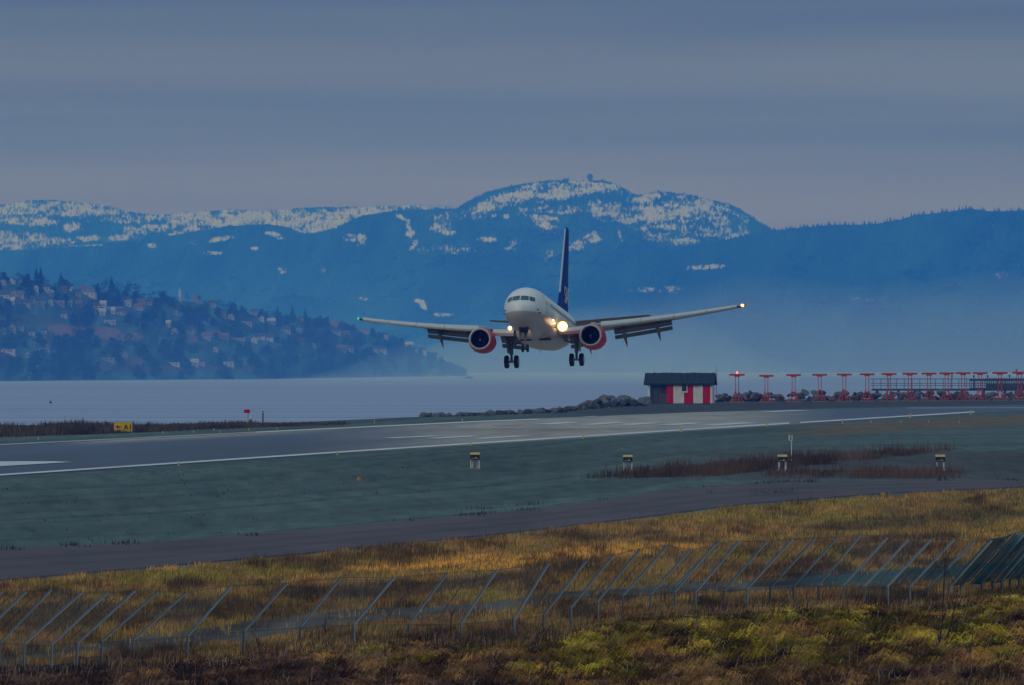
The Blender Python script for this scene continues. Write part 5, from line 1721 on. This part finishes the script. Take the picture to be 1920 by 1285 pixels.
# taller dead stems in patches
def acc_stem(px, py, g):
    return acc_dry(px, py, g) & (g.random(len(px)) < sstep(.52, .64, (fbm(px * .012, py * .05, 66, 4) * .6 + fbm(px * .05, py * .16, 68, 3) * .4)) + .04)
px, py, P = scatter(27600, (-420, 2340), (905, 1240), 22, acc_stem)
col = zone_cols(px, py, [(0.040, 0.028, 0.026), (0.070, 0.045, 0.034), (0.10, 0.065, 0.04)], .02, .05, 62)
blades("dead_weeds", P, np.random.default_rng(1).uniform(.25, .62, len(P)), np.full(len(P), .014), col, (.08, 0), "thin dark dead weed stems standing in the dry grass", 4, .2, "weeds")

# mossy brush bank nearest the camera
def acc_bank(px, py, g):
    return py > I(FB, px) + 1 + 10 * (vnoise(px * .03, px * 0, 8) - .5)
px, py, P = scatter(9534, (-420, 2340), (1090, 1335), 23, acc_bank)
g = np.random.default_rng(77)
moss = patch(px, py, [(1610, 1172, 150, 30, 12), (1330, 1182, 120, 32, 25), (1090, 1240, 130, 36, 20), (1120, 1168, 70, 16, 0), (985, 1205, 90, 15, 0), (1190, 1200, 90, 24, 20), (1850, 1135, 110, 26, -5), (1830, 1215, 60, 34, 20), (1500, 1235, 70, 28, 20), (1345, 1228, 90, 26, 20), (1650, 1215, 50, 18, 0), (870, 1225, 60, 14, 0), (1740, 1145, 90, 16, 0), (1430, 1165, 90, 18, 0), (1010, 1270, 60, 14, 0), (600, 1245, 50, 12, 0), (700, 1228, 50, 9, 0), (240, 1248, 45, 10, 0), (760, 1255, 40, 8, 0)], 1.0)
base_m = sstep(850, 1150, px)[:, None] * sstep(.40, .56, fbm(px * .016, py * .05, 79, 4))[:, None] * (1 - .8 * sstep(1235, 1280, py))[:, None]
moss = np.clip(np.maximum(moss, base_m * .75) + .25 * (g.normal(0, 1, (len(px), 1)) > 1.3), 0, 1) * g.uniform(.35, 1, (len(px), 1))
br = zone_cols(px, py, [(0.040, 0.024, 0.020), (0.13, 0.068, 0.050), (0.25, 0.13, 0.050), (0.33, 0.165, 0.040), (0.10, 0.055, 0.040)], .012, .035, 72)
ms = zone_cols(px, py, [(0.10, 0.072, 0.010), (0.28, 0.21, 0.014), (0.47, 0.37, 0.022), (0.24, 0.20, 0.016), (0.38, 0.21, 0.03)], .01, .03, 73)
tone = 1.25 * g.choice([.22, .5, .8, 1.0, 1.4], len(px))[:, None] * (.50 + 1.0 * sstep(.36, .62, fbm(px * .022, py * .05, 75, 3)))[:, None]
col = (br * (1 - moss) + ms * moss) * tone
lft = 1 - sstep(560, 1000, px + 60 * g.normal(0, 1, len(px)))
low = sstep(1225, 1290, py) * sstep(1000, 1300, px) * .5
purp = np.maximum(lft, low)[:, None] * (1 - moss)
col = col * (1 - .75 * purp) + np.array([[0.105, 0.056, 0.046]]) * tone * .75 * purp
grow = (.38 + .62 * sstep(2, 48, py - I(FB, px)))[:, None]
# every root grows a hummock: tufts spread round it, taller in the middle
K = 12
q = g.normal(0, .34, (len(P), K, 2)); rad = np.hypot(q[..., 0], q[..., 1])
PP = np.repeat(P[:, None, :], K, 1)
PP[..., 0] += q[..., 0]; PP[..., 1] += q[..., 1]
PP[..., 2] = zg(PP[..., 0], PP[..., 1]) + np.clip(.26 - .45 * rad, 0, None) * g.uniform(.2, 1.2, (len(P), 1)) * grow
ht = np.clip(.48 - .42 * rad, .12, 1) * g.uniform(.5, 1.15, (len(P), 1)) * grow
cc = np.repeat(col[:, None, :], K, 1) * g.uniform(.8, 1.2, (len(P), K, 1))
wd = np.repeat((.022 + .012 * moss[:, 0])[:, None], K, 1)
blades("brush", PP.reshape(-1, 3), ht.ravel(), wd.ravel(), cc.reshape(-1, 3), (.95, -.30), "windswept brown brush and yellow green moss on the near bank", 6, .12, "brush", .5, .95)

# long pale broken stalks and dark twigs in the bank
px, py, P = scatter(10663, (-420, 2340), (1130, 1330), 24, acc_bank)
pal = np.where(np.random.default_rng(4).random((len(P), 1)) < .35, np.array([[.36, .26, .21]]), np.array([[.04, .026, .028]]))
blades("dead_stalks", P, np.random.default_rng(5).uniform(.3, .75, len(P)), np.full(len(P), .016), pal, (.25, 0), "long pale and dark broken stalks tangled over the near bank", 3, .25, "stalks", .9, .8)

# band of dead weeds on the airfield
def acc_weed(px, py, g):
    a = np.abs(py - I([(1105, 897), (1200, 892), (1330, 884), (1560, 862), (1750, 846), (1790, 843)], px))
    w = I([(1105, 1), (1200, 5), (1330, 10), (1560, 8), (1700, 5), (1790, 1)], px)
    b = (px > 1440) & (px < 1800) & (py > 884) & (py < 898) & (g.random(len(px)) < .45)
    return (((a < w) & (px > 1105) & (px < 1790)) | b) & (g.random(len(px)) < .25 + .75 * sstep(.38, .62, fbm(px * .03, py * .16, 92, 4)))
px, py, P = scatter(30000, (1105, 1800), (838, 900), 25, acc_weed)
col = zone_cols(px, py, [(0.055, 0.038, 0.038), (0.10, 0.068, 0.058), (0.16, 0.10, 0.075)], .02, .05, 63)
blades("weed_band", P, (.10 + .75 * np.random.default_rng(8).random(len(P)) ** 2.2) * (.35 + 1.3 * fbm(px * .05, py * .1, 9, 3)), np.full(len(P), .03), col, (.05, 0), "band of dark reddish dead weeds on the airfield by the light units", 3, .3, "weeds")

# short grass texture on the airfield lawn and a few tufts by the road
def acc_lawn(px, py, g):
    return (py > I(EDGE_N, px) + 6) & (py < I(ROAD_U, px) + 1.5) & (g.random(len(px)) < sstep(.48, .66, fbm(px * .008, py * .06, 81, 4)) + .12)
px, py, P = scatter(1129, (-420, 2340), (800, 1034), 26, acc_lawn)
col = zone_cols(px, py, [(0.06, 0.105, 0.092), (0.08, 0.132, 0.115), (0.095, 0.14, 0.13), (0.095, 0.10, 0.092)], .006, .05, 64)
blades("lawn_grass", P, np.full(len(P), .06), np.full(len(P), .07), col, (.1, 0), "short blue green grass growing over the airfield lawn", 3, .5)
def acc_edge(px, py, g):
    e1 = np.abs(py - I(ROAD_U, px)) < 2.5
    e2 = (np.abs(py - I([(800, 962), (1100, 938), (1280, 926), (1480, 924.5)], px)) < 1.5) & (px > 850) & (px < 1480)
    return (e1 | e2) & (g.random(len(px)) < sstep(.66, .80, vnoise(px * .03, px * 0, 91)) * .5)
px, py, P = scatter(75272, (-420, 2340), (895, 1036), 27, acc_edge)
blades("roadside_weeds", P, np.random.default_rng(9).uniform(.08, .30, len(P)), np.full(len(P), .03), np.tile([[.045, .038, .042]], (len(P), 1)), (.05, 0), "sparse dark weeds along the edge of the service road", 3, .3, "weeds")

# dark scrub strip on the far left shore
def acc_far(px, py, g):
    return (py < I([(-420, 826), (0, 820), (250, 812), (450, 803), (640, 797)], px)) & (py > I([(-420, 809), (0, 804), (250, 800), (450, 796), (640, 793)], px))
px, py, P = scatter(33000, (-420, 640), (792, 823), 28, acc_far)
col = zone_cols(px, py, [(0.045, 0.040, 0.042), (0.080, 0.064, 0.060), (0.14, 0.11, 0.095), (0.05, 0.05, 0.055)], .05, .2, 65)
blades("shore_scrub", P, (.15 + .8 * np.random.default_rng(10).random(len(P)) ** 2) * (.25 + 1.5 * fbm(px * .06, py * 0, 19, 4)) * I([(-140, 1), (200, .8), (640, .25)], px), np.full(len(P), .07), col, (.05, 0), "low dark brown scrub along the shore behind the yellow sign", 4, .5, "scrub")


# single bare saplings and bushes
def sapling(px, py, h, seed, label, lean=.1, n=9, col='twig'):
    p = ground_at(px, py)
    e = empty("bare_sapling", p)
    tag(e, label, "sapling", "bare saplings on the near bank")
    g = random.Random(seed)
    def stem(name, a, d, L_, r_, depth):
        pts = [a]; v = d.normalized()
        for k in range(5):
            v = (v + Vector((g.gauss(0, .10), g.gauss(0, .10), g.gauss(.02, .06)))).normalized()
            pts.append(pts[-1] + v * L_ / 5)
        return pts
    tm = MB(); tw = MB()
    tr_ = stem("t", Vector((0, 0, -.2)), Vector((lean, 0, 1)), h, .02, 0)
    tm.tube(tr_, [.034, .028, .022, .017, .012, .006], 5)
    tm.build("trunk", M['twig'], e)
    for k in range(n):
        i = g.randrange(1, 5)
        a = tr_[i]
        pts = stem("b", a, Vector((g.uniform(-.7, .7), g.uniform(-.4, .4), g.uniform(.6, 1.2))), h * g.uniform(.18, .4), .008, 1)
        tw.tube(pts, [.014, .012, .010, .008, .006, .004], 4)
    tw.build("twigs", M['twig'], e)


M['twig'] = mat("twig_bark", (0.035, 0.026, 0.026), 0.9, var=.3, scale=6)
for a in [(1752, 1236, 3.4, 1, "tall bare sapling with a bent tip before the green netting", .10, 10), (1765, 1225, 2.6, 2, "slim bare sapling just right of the tall bent one", .02, 7),
          (990, 1245, 1.3, 3, "bare twiggy sapling on the bank under the fence's middle", .05, 10), (1010, 1240, 1.1, 4, "slanting bare twig right of the sapling under the fence's middle", .5, 6),
          (610, 1196, .9, 6, "small dark bare shrub between posts left of the middle", .0, 16), (845, 1185, .9, 7, "small dark bare shrub with upright twigs before the gravel track", .05, 14),
          (1815, 1250, 1.4, 9, "forked bare sapling low at the right edge of the bank", .1, 9), (490, 1240, 1.1, 12, "thin bare sapling on the dark bank left of centre", .05, 8)]:
    sapling(*a)

# ------------------------------------------------------------------ air: one closed haze box round the camera and the whole scene
def build_haze():
    m = bpy.data.materials.new("haze"); m.use_nodes = True
    n = m.node_tree.nodes; n.remove(n["Principled BSDF"])
    v = n.new("ShaderNodeVolumePrincipled")
    v.inputs["Color"].default_value = (0.043, 0.215, 0.93, 1)
    v.inputs["Absorption Color"].default_value = (1, 1, 1, 1)
    v.inputs["Density"].default_value = 1.1e-4
    v.inputs["Anisotropy"].default_value = 0.0
    m.node_tree.links.new(v.outputs[0], n["Material Output"].inputs["Volume"])
    x0, x1, y0, y1, z0, z1 = -8000, 8000, -500, 34000, -9.0, 590.0
    mb = MB().box(((x0 + x1) / 2, (y0 + y1) / 2, (z0 + z1) / 2), (x1 - x0, y1 - y0, z1 - z0))
    tag(mb.build("haze", m), "thin blue haze in the air over the fjord", "haze", kind="stuff")


build_haze()


def build_mist(px0, px1, Y0, Y1, top, density, ends, label, tint=(0.74, 0.90, 1.0)):
    """low mist lying on the far water, deepest at the back, thinning to nothing at its front and sides"""
    m = bpy.data.materials.new("mist"); m.use_nodes = True
    n = m.node_tree.nodes; n.remove(n["Principled BSDF"])
    v = n.new("ShaderNodeVolumePrincipled")
    v.inputs["Color"].default_value = (*tint, 1)
    v.inputs["Absorption Color"].default_value = (1, 1, 1, 1)
    v.inputs["Density"].default_value = density
    m.node_tree.links.new(v.outputs[0], n["Material Output"].inputs["Volume"])
    us = np.linspace(0, 1, 40); Ys = np.linspace(Y0, Y1, 26)
    T_, B_ = [], []
    for y in Ys:
        for u in us:
            px = px0 + u * (px1 - px0)
            x = (px - 960) / F * y
            side = float(sstep(0, ends[0], u)) * float(1 - ends[1] * sstep(.75, 1.0, u)) * (.75 + .5 * float(fbm(u * 7, y * .0002, 7, 3)))
            T_.append((x, y, WZ + .6 + top * side * ((y - Y0) / (Y1 - Y0)) ** 1.3)); B_.append((x, y, WZ + .3))
    V = np.array(T_ + B_); nr, nc = len(Ys), len(us)
    gf = grid_faces(nr, nc); off = nr * nc
    rim = list(range(nc)) + [i * nc + nc - 1 for i in range(1, nr)] + [(nr - 1) * nc + k for k in range(nc - 2, -1, -1)] + [i * nc for i in range(nr - 2, 0, -1)]
    side = [(rim[k], rim[k] + off, rim[(k + 1) % len(rim)] + off, rim[(k + 1) % len(rim)]) for k in range(len(rim))]
    o = np_mesh("mist", V, np.concatenate([gf, gf[:, ::-1] + off, np.array(side)]), m)
    tag(o, label, "mist", kind="stuff")


build_mist(420, 2640, 8400, 18200, 190, 9.0e-5, (.5, .9), "pale mist lying on the far water below the mountains")
build_mist(-700, 1400, 4200, 7800, 105, 1.1e-4, (.1, .9), "thin mist before the foot of the hillside with houses", (0.20, 0.50, 1.0))
build_mist(520, 1500, 4800, 9000, 75, 1.7e-4, (.5, .8), "pale mist drifting over the water at the hillside's right end", (0.45, 0.72, 1.0))
